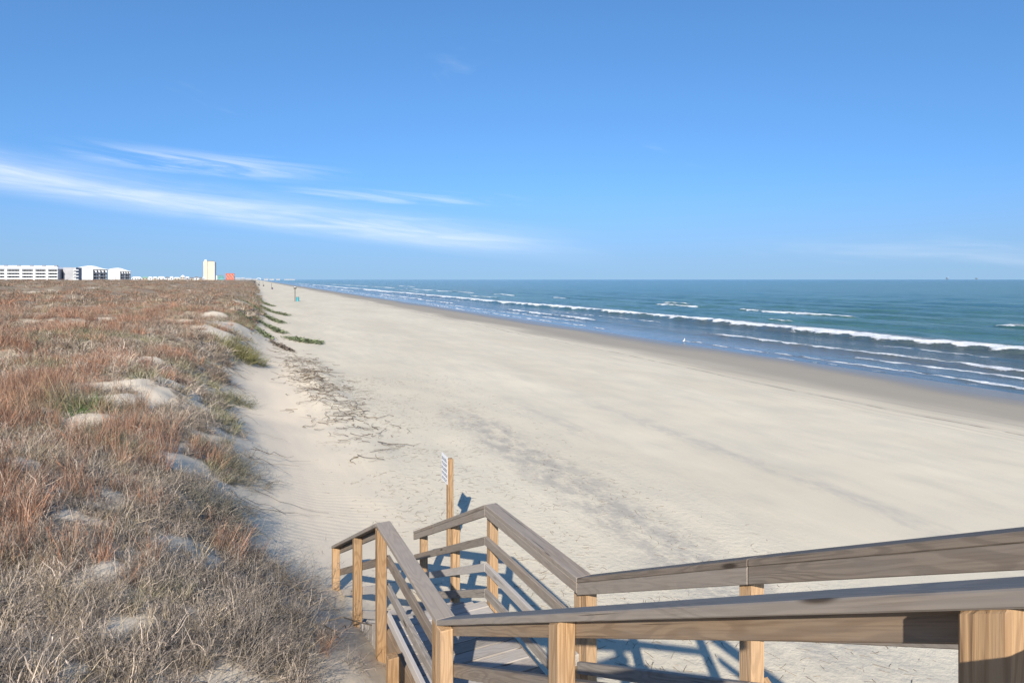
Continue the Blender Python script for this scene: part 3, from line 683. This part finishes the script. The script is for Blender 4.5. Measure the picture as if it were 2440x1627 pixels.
# tower
k = 1350/FPX; x0, W, zb, H = place(484.5, 514, 623, 665, 1350)
tw = tag(empty('tower_block', (x0, 1350, zb-1), yaw(500)-R(2)), 'tall cream windowless tower block above the dunes', 'building')
H += 1; a1, a2 = 8.2, 9.3
MB().box(0, 3.0, 1.2, 24, -3, H+.6).build('wall', M_CREAM, tw); MB().box(3.25, a1, 0, 24, -3, H+.3).build('wall', M_CREAM, tw); MB().box(a1+.01, a2, 1.0, 23.5, -3, H-.5).build('recess', M_GREY, tw)
MB().box(a2+.01, W-3.0, 0, 24, -3, H).build('wall', M_CREAM, tw)
MB().box(W-2.98, W-1.8, .6, 24, -3, H-.3).build('corner_wall', M_WALL, tw); MB().box(W-1.78, W, 2.0, 24, -3, H-1.0).build('balcony_side', M_SLATE, tw)
rf = MB().box(7, W-3, 1.5, 20, H+.01, H+1.4).build('roof', M_DGREY, tw); MB().box(2.2, 6.4, 2, 9, H+.62, H+4.0).build('lift_house', M_WALL, rf)
MB().box(a2+.3, W-3.2, -.12, -.01, 3.6, 4.0).build('string_course', M_GREY, tw)
for f in range(11): MB().box(W-1.3, W+.8, 3.0, 16, 3+f*3.3, 3.35+f*3.3).build('balcony_slab', M_WALL, tw)
# teal and red buildings
x0, W, zb, H = place(517.5, 533, 656.2, 664.5, 1500)
tb = tag(empty('low_building', (x0, 1500, zb-2), yaw(525)), 'low sea green building between the tower and the red block', 'building')
MB().box(0, W, 0, 14, -2, H+1.2).build('wall', M_TEALW, tb); MB().prism([(-.5, 0), (W+.5, 0), (W-1.2, 1.2), (1.2, 1.2)], -.4, 14.4).build('roof', M_DGREY, tb, (0, 0, H+1.21))
for i in range(5): MB().box(0, 1.6, 0, .1, 0, 1.6).build('window', M_GLASS, tb, (1.4+i*3, -.12, 4.5))
MB().box(-2.8, -.1, 0, 8, -2, H+1.5).build('porch', M_WALL, tb)
x0, W, zb, H = place(537.5, 559.5, 652, 664.5, 1600)
rb = tag(empty('red_block', (x0, 1600, zb-2), yaw(548)), 'brick red block with rows of pale windows', 'building')
MB().box(0, W-1.6, 0, 18, -2, H+2).build('wall', M_RED, rb); MB().box(W-1.59, W, .8, 18, -2, H+1.7).build('shaded_end', M_SLATE, rb); MB().box(-.2, W-1.4, -.3, 18.2, H+2.01, H+2.7).build('parapet', M_RED, rb)  # slate on the end wall is painted shade
for i in range(9):
    for f in range(4): MB().box(0, 1.1, 0, .15, 0, 1.9).build('window', M_TAN if (i+f) % 3 else M_GLASS, rb, (1.3+i*2.35, -.17, 2.2+f*3.0))
# the row of far houses along the dune skyline
rr = random.Random(11); px = 313.0; i = 0
house_look = ['pale low house with a long white roof on the skyline beside the white condominium', 'house with a green metal roof on the skyline', 'small white house with flat roof on the skyline', 'tan house with white gable roof on the skyline',
              'long low white house on the skyline', 'grey roofed house with white walls on the skyline', 'narrow white house with steep roof on the skyline', 'wide tan house with low white roof on the skyline', 'white roofed house with a raised dormer on the skyline',
              'squat grey house with white trim on the skyline', 'tan house with dark roof on the skyline', 'white two storey house with dark roof on the skyline', 'small dark roofed house next to a white shed on the skyline', 'white shed like house near the tower on the skyline']
widths = [26, 14, 11, 12, 18, 11, 9, 16, 12, 10, 11, 12, 8, 7]
for i, wpx in enumerate(widths):
    Y = 820+rr.uniform(-30, 60); x0, W, zb, H = place(px, px+wpx-1.2, 660.0-rr.uniform(-.6, 1.6) - (1.2 if i in (8, 11) else 0), 665.5, Y)
    h = tag(empty('far_house', (x0, Y, zb-1.5), yaw(px)), house_look[i], 'house', 'houses on the skyline'); D = 10
    wallm = [M_WALL, M_TAN, M_WALL, M_TAN, M_WALL, M_WALL, M_WALL, M_TAN, M_TAN, M_GREY, M_TAN, M_WALL, M_TAN, M_WALL][i]; roofm = [M_ROOFW, M_GREENR, M_ROOFW, M_ROOFW, M_ROOFW, M_DGREY, M_ROOFW, M_ROOFW, M_ROOFW, M_ROOFW, M_DGREY, M_DGREY, M_DGREY, M_ROOFW][i]
    MB().box(0, W, 0, D, -3, H).build('wall', wallm, h)
    ro = MB().prism([(-.4, 0), (W+.4, 0), (W-.2*W, 1.5), (.2*W, 1.5)], -.5, D+.5).build('roof', roofm, h, (0, 0, H+.01))
    if i == 8: MB().box(W*.35, W*.65, 1, 5, .3, 2.6).build('dormer', M_WALL, ro)
    nw = max(1, int(W/2.8))
    for q in range(nw): MB().box(0, 1.2, 0, .1, 0, 1.3).build('window', M_GLASS, h, ((q+.5)*W/nw-.6, -.12, H-2.1))
    px += wpx
# very far strip of low buildings where the beach runs out
far_look = ['low white motel strip beyond the red block', 'white flat roofed store beyond the red block', 'long pale building far down the beach', 'white far block by the arch', 'pale far hotel above the surf line', 'faint far block above the surf line', 'small faint building above the surf line', 'faintest low block at the end of the coast']
for i, (a, b, tp, Y) in enumerate(((561, 573, 662.6, 1700), (574.5, 583, 662.0, 1650), (585, 599, 663.6, 2100), (601.5, 610, 664.2, 2500), (629, 639, 663.6, 3600), (642, 653, 664.3, 4200), (658, 667, 664.4, 4600), (677, 703, 665.1, 5600))):
    x0, W, zb, H = place(a, b, tp, 666.2, Y)
    h = tag(empty('far_building', (x0, Y, zb-2), yaw(a)), far_look[i], 'building'); MB().box(0, W, 0, 20, -3, H+2).build('wall', M_FARW, h); MB().box(-.5, W+.5, -.5, 20.5, H+2.01, H+2.6).build('roof', M_ROOFW if i < 3 else M_FARW, h)
    for q in range(5): MB().box(0, W*.1, 0, .2, 0, H*.35).build('window', M_SLATE, h, (W*(.06+q*.19), -.22, H*.5+1))
# white arched pavilion
x, y = hit(617, 669.5, 1.2); kk = y/FPX
pv = tag(empty('arched_pavilion', (x, y, h1(x, y)), 0), 'white arched open pavilion far down the beach', 'pavilion')
hw = 5.2*kk; hh = 7.6*kk
pts = [(-hw*math.cos(math.pi*i/12), hh*.55+hh*.45*math.sin(math.pi*i/12)) for i in range(13)]; inn = [(p[0]*.9, p[1]-.6) for p in pts]
MB().prism(pts+inn[::-1], -2, 2).build('arched_roof', M_WHITE, pv)
for sgn in (-1, 1):
    for yy in (-1.8, 1.6): MB().box(-.15, .15, 0, .2, -1, hh*.55).build('leg', M_GREY, pv, (sgn*hw*.94, yy, 0))

# ------------------------------------------------------------------ offshore platforms on the horizon
M_STEEL = plain('rig_steel', (.12, .13, .14), .7, .2, .1)
def rig(px, label, sc, crane):
    Y = 9000; x = (px-1220)*Y/FPX; r = tag(empty('offshore_platform', (x, Y, 0), 0), label, 'oil platform', 'offshore platforms')
    for a in (-1, 1):
        for b in (-1, 1): MB().tube([(a*11*sc, b*9*sc, -5), (a*8*sc, b*8*sc, 16*sc)], 1.3*sc, 6).build('leg', M_STEEL, r)
    d = MB().box(-14*sc, 14*sc, -11*sc, 11*sc, 16*sc, 20*sc).build('deck', M_STEEL, r); MB().box(-11*sc, 4*sc, -8*sc, 8*sc, 20.01*sc, 29*sc).build('quarters', M_STEEL, d)
    if crane: MB().tube([(4*sc, 0, 20*sc), (6*sc, 0, 34*sc), (26*sc, 0, 40*sc)], 1.0*sc, 5).build('crane', M_WHITE, d)
rig(2257, 'offshore platform with a pale crane boom on the horizon', 1.0, True); rig(2327, 'boxy offshore platform on the horizon without a crane', .9, False)

# ------------------------------------------------------------------ gull at the water's edge
def gull():
    x, y = hit(1630, 819, .02); z = max(h1(x, y), .01)
    r = tag(empty('gull', (x, y, z), R(60)), 'white gull standing at the edge of the water', 'bird'); m = plain('white_feathers', (.75, .75, .74), .8, .05, 20); g = plain('grey_feathers', (.3, .31, .33), .8, .1, 20); yb = plain('yellow_beak', (.6, .35, .06), .5)
    b = MB(); b.tube([(-.24, 0, .19), (-.16, 0, .20), (-.06, 0, .205), (.05, 0, .22), (.11, 0, .26), (.14, 0, .32), (.16, 0, .365), (.20, 0, .375), (.225, 0, .365)], [.012, .04, .075, .085, .062, .038, .042, .036, .012], 12)
    b.build('body', m, r, smooth=True)
    for sgn in (-1, 1):
        MB().tube([(.07, sgn*.06, .24), (-.06, sgn*.078, .235), (-.2, sgn*.045, .215), (-.3, sgn*.01, .2)], [.02, .035, .022, .005], 8).build('wing', g, r, smooth=True)
        MB().tube([(0, sgn*.03, .15), (0, sgn*.03, .07), (.01, sgn*.03, 0), (.04, sgn*.03, .004)], .006, 5).build('leg', yb, r)
    MB().tube([(.222, 0, .366), (.25, 0, .362), (.27, 0, .352)], [.012, .009, .002], 6).build('beak', yb, r)
gull()

# ------------------------------------------------------------------ dune vegetation
def blade_arrays(n, hmin, hmax, wid, spread, lean, curl, rad, seg, seedr, leaves=0, up=.0):
    V, F, T = [], [], []; c = 0
    for i in range(n):
        a = seedr.uniform(0, 2*math.pi); r = rad*math.sqrt(seedr.random()); h = seedr.uniform(hmin, hmax)
        p = np.array([r*math.cos(a), r*math.sin(a), -.03]); da = a+seedr.uniform(-.9, .9)
        til = abs(seedr.gauss(0, spread))+up; d = np.array([math.sin(til)*math.cos(da), math.sin(til)*math.sin(da), math.cos(til)])
        d = d+np.array([lean*seedr.random(), 0, 0]); d /= np.linalg.norm(d)
        side = np.cross(d, [seedr.gauss(0, 1), seedr.gauss(0, 1), seedr.gauss(0, .3)]); side /= np.linalg.norm(side)+1e-6
        st = h/seg; w0 = wid*seedr.uniform(.6, 1.3); tv = seedr.random(); ring = []
        bend = np.array([seedr.gauss(0, curl), seedr.gauss(0, curl), -abs(seedr.gauss(0, curl))*1.1])
        for k in range(seg+1):
            ww = w0*(1-.85*(k/seg)**1.5); V += [p-side*ww/2, p+side*ww/2]; T += [tv, tv]
            if k: F.append((c+2*k-2, c+2*k-1, c+2*k+1, c+2*k))
            ring.append(p.copy()); d = d+bend/seg+np.array([seedr.gauss(0, curl*.35), seedr.gauss(0, curl*.35), seedr.gauss(0, curl*.25)]); d /= np.linalg.norm(d); p = p+d*st
        c += 2*(seg+1)
        for q in range(leaves):
            k = seedr.randrange(1, seg+1); o = ring[k]; la = seedr.uniform(0, 6.28); ld_ = np.array([math.cos(la), math.sin(la), seedr.uniform(-.5, .8)]); ln = seedr.uniform(.25, .6)*h*.4
            sd = np.cross(ld_, [0, 0, 1.]); sd /= np.linalg.norm(sd)+1e-6; e1 = o+ld_*ln*.5+np.array([0, 0, seedr.uniform(-.02, .02)]); e2 = o+ld_*ln*1.0-np.array([0, 0, seedr.uniform(-.01, .06)]); lw = w0*.9
            V += [o, e1-sd*lw/2, e1+sd*lw/2, e2]; T += [tv]*4; F += [(c, c+1, c+3, c+2)]; c += 4
    return np.array(V), np.array(F), np.array(T, np.float32)
def leaf_material(name, rough=.8):
    b = NB(name, rough, .15); tint = b.at('tint', 'INSTANCER', 'Color'); tv = b.at('tv', out='Fac')
    c = b.mix(b.math('MULTIPLY_ADD', tv, .9, -.1, True), tint, b.mix(.62, tint, (.47, .40, .32)))
    hsv = b.n('ShaderNodeHueSaturation'); b.l(c, hsv.inputs['Color']); b.l(b.ss(b.math('FRACT', b.math('MULTIPLY', tv, 7.3)), 0, 1, .45, 1.5), hsv.inputs['Value'])
    b.color(hsv.outputs[0]); tr = b.n('ShaderNodeBsdfTranslucent'); b.l(hsv.outputs[0], tr.inputs['Color']); mx = b.n('ShaderNodeMixShader'); mx.inputs[0].default_value = .15
    b.l(b.b.outputs[0], mx.inputs[1]); b.l(tr.outputs[0], mx.inputs[2]); b.l(mx.outputs[0], b.out.inputs[0]); return b.m
M_LEAF = leaf_material('dry_grass')
def proto_set(name, specs):
    c = bpy.data.collections.new(name)
    for i, sp in enumerate(specs):
        V, F, T = blade_arrays(*sp[0], seedr=random.Random(100+i), **sp[1]); me = mesh_np(name+'_blades', V, F); attr(me, 'tv', 'FLOAT', T); me.materials.append(M_LEAF)
        o = bpy.data.objects.new('%s_tuft_%02d' % (name, i), me); c.objects.link(o)
    return c
# n,hmin,hmax,wid,spread,lean,curl,rad,seg
near = proto_set('near', [((60, .14, .40, .0070, .75, .25, .75, .15, 5), dict(leaves=1)), ((60, .12, .34, .0075, .95, .3, .9, .17, 5), dict(leaves=1)), ((55, .16, .42, .0065, .7, .2, .7, .14, 5), dict(leaves=2)),   # grey twigs
                          ((42, .26, .55, .0060, .22, .1, .25, .12, 4), dict(leaves=1)), ((38, .28, .62, .0060, .18, .1, .22, .11, 4), dict(leaves=1)),                                                    # upright red stems
                          ((70, .14, .36, .0055, .6, .25, .55, .15, 4), dict()), ((75, .12, .30, .0060, .8, .25, .6, .16, 4), dict())])                                                                       # finer grass
midc = proto_set('mid', [((55, .18, .48, .016, .75, .25, .7, .30, 3), dict(leaves=1)), ((55, .16, .42, .017, .9, .25, .8, .32, 3), dict(leaves=1)), ((50, .2, .5, .016, .7, .2, .7, .28, 3), dict(leaves=1)),
                         ((50, .20, .48, .013, .45, .15, .4, .26, 3), dict(leaves=1)), ((50, .22, .52, .013, .4, .15, .4, .26, 3), dict(leaves=1)),
                         ((60, .16, .42, .013, .6, .2, .5, .28, 3), dict()), ((60, .14, .38, .014, .8, .2, .5, .3, 3), dict())])
farc = proto_set('far', [((60, .25, .6, .05, .8, .2, .6, .75, 2), dict()), ((60, .2, .5, .055, .9, .2, .6, .8, 2), dict()), ((55, .3, .7, .05, .5, .2, .4, .7, 2), dict()),
                         ((55, .2, .52, .045, .7, .1, .4, .7, 2), dict()), ((55, .2, .55, .045, .65, .1, .4, .7, 2), dict()), ((60, .2, .5, .05, .7, .2, .4, .75, 2), dict()), ((60, .2, .45, .05, .8, .2, .4, .75, 2), dict())])
def gn_group():
    g = bpy.data.node_groups.new('scatter', 'GeometryNodeTree'); g.interface.new_socket('Geometry', in_out='INPUT', socket_type='NodeSocketGeometry'); g.interface.new_socket('Source', in_out='INPUT', socket_type='NodeSocketCollection'); g.interface.new_socket('Geometry', in_out='OUTPUT', socket_type='NodeSocketGeometry')
    N = g.nodes.new; gi = N('NodeGroupInput'); go = N('NodeGroupOutput'); ci = N('GeometryNodeCollectionInfo'); ci.inputs['Separate Children'].default_value = True; ci.inputs['Reset Children'].default_value = True
    iop = N('GeometryNodeInstanceOnPoints'); iop.inputs['Pick Instance'].default_value = True
    def na(nm, typ):
        n = N('GeometryNodeInputNamedAttribute'); n.data_type = typ; n.inputs['Name'].default_value = nm; return [o for o in n.outputs if o.enabled][0]
    e = N('FunctionNodeEulerToRotation'); L = g.links.new
    L(gi.outputs['Geometry'], iop.inputs['Points']); L(gi.outputs['Source'], ci.inputs['Collection']); L(ci.outputs[0], iop.inputs['Instance']); L(na('idx', 'INT'), iop.inputs['Instance Index'])
    L(na('rot', 'FLOAT_VECTOR'), e.inputs[0]); L(e.outputs[0], iop.inputs['Rotation']); L(na('scl', 'FLOAT_VECTOR'), iop.inputs['Scale']); L(iop.outputs[0], go.inputs[0]); return g
GN = gn_group()
PAL = np.array([(.400, .325, .255), (.310, .150, .085), (.230, .210, .110), (.340, .270, .165), (.150, .160, .085), (.165, .118, .080)])   # grey tan, russet, olive, straw, green, brown
def scatter(name, label, coll, x, y, size, lean_sea=True):
    n = len(x); l, t = to_lt(x, y); d = np.hypot(x, y); z = height(x, y); e = edge(t)-l
    red = fbm(x/1.7, y/2.6, 3, 81)*.8 + .45*fbm(x/4.5, y/6, 2, 84) + .20*smooth(e, 2, 8) + .25*smooth(e, .8, 1.8)*(1-smooth(d, 9, 18)) - .25*smooth(1.6-e, 0, 1.2); grn = fbm(x/2.6, y/4.0, 3, 91) + .22*(1-smooth(e, .6, 4))*smooth(d, 9, 15) - .16*(1-smooth(d, 7, 12)) ; r1 = rng.random(n); r2 = rng.random(n)
    big = fbm(x/16, y/30, 3, 97)
    pick = np.where(red+.55*(r1-.5) > .24, 1, np.where(grn+.2*(r1-.5) > .22, 2, 0))
    pick = np.where((pick == 0) & (r2 < .22), 3, pick); pick = np.where((pick == 2) & (r2 < .22), 4, pick)
    pick = np.where((d > 22) & (pick == 0) & (r1 < .6), 5, pick); pick = np.where((d > 22) & (big > -.05) & (pick == 5) & (r2 < .5), 1, pick)
    col = PAL[pick]*(.52+.75*rng.random((n, 1)))*(1+.35*fbm(x/.6, y/.8, 2, 88))[:, None]; mixb = PAL[5][None]; k = smooth(d, 25, 120)[:, None]*.55; col = col*(1-k)+mixb*k*(.85+.3*rng.random((n, 1)))
    gp = np.exp(-((x-GPX[0])/.6)**2-((y-GPX[1])/1.0)**2)[:, None]; col = col*(1-.6*gp)+np.array([[.13, .17, .06]])*.6*gp
    idx = np.where(pick == 1, rng.integers(3, 5, n), np.where((pick == 2) | (pick == 3) | (pick == 4), rng.integers(5, 7, n), rng.integers(0, 3, n)))
    idx = np.where((pick == 3) & (r1 > .6), rng.integers(0, 3, n), idx)
    me = bpy.data.meshes.new(name); me.vertices.add(n); me.vertices.foreach_set('co', np.stack([x, y, z], -1).astype(np.float32).ravel())
    sc = size*(.5+.8*rng.random(n)+.5*(rng.random(n) < .08))*np.where(e < .6, .85, 1.0)
    rot = np.stack([rng.normal(0, .12, n), rng.normal(0, .12, n)+.30*smooth(1.2-e, 0, 1.2), np.where(e < 1.2, TH+rng.normal(0, .7, n), rng.random(n)*6.28)], -1)
    attr(me, 'idx', 'INT', idx.astype(np.int32)); attr(me, 'rot', 'FLOAT_VECTOR', rot.astype(np.float32)); attr(me, 'scl', 'FLOAT_VECTOR', np.stack([sc, sc, sc*(.85+.3*rng.random(n))], -1).astype(np.float32))
    attr(me, 'tint', 'FLOAT_COLOR', np.concatenate([col, np.ones((n, 1))], 1).astype(np.float32))
    o = tag(link(name, me), label, 'grass', None, 'stuff'); md = o.modifiers.new('scatter', 'NODES'); md.node_group = GN; md[[i.identifier for i in GN.interface.items_tree if i.name == 'Source'][0]] = coll; return o
GPX = ground_hit(190*D2S, 938*D2S)
def sample(d0, d1, dens, a0=-56, a1=8):
    """points per square metre in a sector ring, thinned by the vegetation mask"""
    area = .5*(d1**2-d0**2)*R(a1-a0); n = int(area*dens); r = np.sqrt(rng.random(n)*(d1**2-d0**2)+d0**2); a = np.radians(a0+(a1-a0)*rng.random(n)); x = r*np.sin(a); y = r*np.cos(a)
    k = rng.random(n) < veg(x, y)**1.2; return x[k], y[k]
def multi(rings):
    xs, ys, ss_ = [], [], []
    for d0, d1, de, s_ in rings:
        x, y = sample(d0, d1, de); xs.append(x); ys.append(y); ss_.append(np.full(len(x), s_))
    return np.concatenate(xs), np.concatenate(ys), np.concatenate(ss_)
x, y, s_ = multi([(2.0, 6, 110, .62), (6, 10, 85, .66), (10, 16, 46, .8)]); scatter('near_dune_grass', 'tangled dry grass and russet stems covering the near dune', near, x, y, s_)
x, y, s_ = multi([(16, 24, 20, .72), (24, 36, 12, .75), (36, 52, 7, .8)]); scatter('dune_grass', 'russet and straw coloured grass over the middle dunes', midc, x, y, s_)
x, y, s_ = multi([(52, 80, 2.0, .6), (80, 130, .9, .65), (130, 220, .36, .75), (220, 420, .1, 1.0)]); scatter('far_dune_scrub', 'brown scrub covering the far dunes up to the buildings', farc, x, y, s_)

# single plants that stand out
def plant(name, label, x, y, col, spec, kw, n_t, sp, cat='plant', lean=0, group=None):
    z = h1(x, y); r = tag(empty(name, (x, y, z), TH), label, cat, group); m = NB(name+'_leaf', .8, .15); tv = m.at('tv', out='Fac')
    m.color(m.mix(tv, tuple(c*.7 for c in col), tuple(min(1, c*1.3) for c in col))); rd = random.Random(int(abs(x*100+y*37)))
    for i in range(n_t):
        V, F, T = blade_arrays(*spec, seedr=rd, **kw); a = rd.uniform(0, 6.28); q = sp*math.sqrt(rd.random()); ox, oy = q*math.cos(a), q*math.sin(a)*1.5
        wx = x+ox*CT-oy*ST; wy = y+ox*ST+oy*CT
        me = mesh_np('clump', V, F); attr(me, 'tv', 'FLOAT', T); link('clump', me, m.m, r, (ox, oy, h1(wx, wy)-z), (0, lean, 0))
x, y = ground_hit(545*D2S, 812*D2S); plant('dune_bush', 'dense olive bush leaning off the dune edge towards the beach', x, y, (.15, .14, .06), (140, .3, .75, .016, .55, .3, .4, .4, 3), dict(), 9, 1.0, 'bush', R(18))
x, y = GPX; plant('leafy_plant', 'fresh bright green leafy plant among the dry dune grass', x, y, (.115, .165, .055), (45, .12, .34, .014, .8, .1, .5, .25, 3), dict(leaves=1), 5, .32)
for i, (px_, py_, col, lab) in enumerate(((545, 1085, (.17, .15, .115), 'dark grey shrub overhanging the sand slope on the dune edge'), (505, 1180, (.15, .14, .11), 'twiggy grey shrub with shadow on the dune edge'), (520, 925, (.16, .15, .09), 'wispy olive tussock on the dune edge'),
                                          (600, 1330, (.19, .16, .13), 'sprawling dead grey shrub on the sand slope near the stairs'), (640, 1470, (.17, .145, .12), 'dead twiggy shrub beside the lower stair posts'), (555, 735, (.17, .155, .10), 'brown shrub on the dune edge beyond the olive bush'))):
    x, y = ground_hit(px_*D2S, py_*D2S); plant('dune_shrub', lab, x, y, col, (70, .25, .62, .006 if py_ > 1000 else .012, .8, .35, .7, .22, 5), dict(leaves=2), 7, .55, 'shrub', R(22))
# green creepers spilling over the far dune face
M_VINE = plain('creeper_leaf', (.155, .175, .085), .8, .35, 3)
def creeper(name, label, l0, t0, l1, t1, n, wid, mat, leaf):
    g = np.random.default_rng(int(abs(t0*7+l0*31))); u = g.random(n); l = l0+(l1-l0)*u+g.normal(0, wid, n)*(1-.55*u); t = t0+(t1-t0)*u+g.normal(0, wid*1.7, n)
    x, y = to_xy(l, t); z = height(x, y); a = g.random(n)*6.28; sz_ = leaf*g.uniform(.5, 1.4, n); tz = g.uniform(0, .5, n)*leaf*1.5; up = g.uniform(.1, .8, n)*sz_
    dx_, dy_ = np.cos(a)*sz_, np.sin(a)*sz_
    V = np.stack([np.stack([x-dx_, y-dy_, z+tz], -1), np.stack([x-dy_*.4, y+dx_*.4, z+tz+up*.6], -1), np.stack([x+dx_, y+dy_, z+tz+up], -1), np.stack([x+dy_*.4, y-dx_*.4, z+tz+up*.3], -1)], 1).reshape(-1, 3)
    F = np.arange(4*n).reshape(-1, 4)
    return tag(link(name, mesh_np(name, V, F), mat), label, 'creeper')
cr = [((-.6, 62), (2.0, 52), 'green creeper tongue on the dune face, lowest of the far tongues', .42, 1500), ((-.8, 76), (2.4, 64), 'green creeper tongue on the far dune face pointing down the slope', .5, 1600), ((-.4, 96), (3.4, 78), 'broad green creeper tongue reaching far out on the sand', .55, 2200),
      ((-.2, 122), (2.4, 104), 'faint green creeper tongue near the far bend of the dune', .6, 1500), ((-.9, 54), (.9, 45), 'dark green creeper tongue on the dune shoulder', .38, 1100), ((2.2, 47.5), (4.0, 43.5), 'isolated patch of green creeper lying on the dry beach', .34, 1000)]
for (a, b, lab, wd, n_) in cr: creeper('creeper', lab, *a, *b, n_, wd, M_VINE, .13)
M_VDRY = plain('dry_vine', (.135, .105, .075), .85, .3, 4)
creeper('dry_tuft', 'brown dry tuft on the sand beside the green creeper patch', 1.0, 42.5, 2.0, 38.5, 500, .2, M_VDRY, .10)['category'] = 'tuft'
# dead vines sprawling on the sand, and the scatter of twigs
def sticks(name, label, items, mat):
    V, F = [], []; c = 0
    for path, rad in items:
        n = len(path); P = np.array(path)
        for k in range(n):
            d = P[min(k+1, n-1)]-P[max(k-1, 0)]; d /= np.linalg.norm(d)+1e-9; u = np.cross(d, [0, 0, 1.]); u /= np.linalg.norm(u)+1e-9; v = np.cross(u, d); rr_ = rad*(1-.6*k/max(1, n-1))
            for q in range(3): V.append(P[k]+u*rr_*math.cos(2.094*q)+v*rr_*math.sin(2.094*q))
            if k:
                for q in range(3): F.append((c+3*k-3+q, c+3*k-3+(q+1) % 3, c+3*k+(q+1) % 3, c+3*k+q))
        c += 3*n
    return tag(link(name, mesh_np(name, V, F), mat), label, 'driftwood', None, 'stuff')
def path_on(l, t, a, length, n, wob, lift, rd):
    out = []; x, y = to_xy(l, t)
    for k in range(n):
        out.append([x, y, lift*(.5+rd.random())]); a += rd.gauss(0, wob); x += math.cos(a)*length/(n-1); y += math.sin(a)*length/(n-1)
    return out
def settle(items):
    P = np.array([p for it in items for p in it[0]]); z = height(P[:, 0], P[:, 1]); i = 0; res = []
    for path, rad in items:
        q = []
        for p in path: q.append((p[0], p[1], p[2]+z[i])); i += 1
        res.append((q, rad))
    return res
rd = random.Random(5); items = []
for i in range(620):
    t = rd.triangular(14, 40, 27); l = 2.1+(30-t)*.055+rd.gauss(0, .55); items.append((path_on(l, t, rd.uniform(0, 6.28), rd.uniform(.15, .8)*(1.8 if rd.random() < .1 else 1), rd.randint(4, 8), .75, rd.uniform(.01, .06), rd), rd.uniform(.005, .013)))
sticks('dead_vines', 'tangle of dead brown vines lying on the dry sand', settle(items), M_VDRY)
items = []
for i in range(5200):
    t = 2.5+26*rd.random()**1.3; l = rd.triangular(1.4, 8.5, 3.0)+rd.gauss(0, .3)
    if fl_ := pnoise(np.array([l/1.3]), np.array([t/2.4]), 33)[0] < -.12 and rd.random() < .8: continue
    items.append((path_on(l, t, rd.uniform(0, 6.28), rd.uniform(.03, .16)*(1.8 if rd.random() < .06 else 1), 3, .18, rd.uniform(.0, .008), rd), rd.uniform(.0018, .0042)))
sticks('twig_litter', 'small dark twigs and reed pieces scattered over the sand', settle(items), plain('dark_twig', (.15, .115, .085), .85, .3, 6))
# runners reaching down the bank with their shadows
items = []
for i in range(80):
    t = rd.uniform(5, 34); l = float(edge(np.array([t]))[0])-rd.uniform(0, .5); items.append((path_on(l, t, TH+rd.gauss(0, .7), rd.uniform(.4, 1.3), 7, .35, rd.uniform(.03, .16), rd), rd.uniform(.004, .008)))
sticks('bank_runners', 'thin dead runners trailing from the dune edge over the sand bank', settle(items), M_VDRY)
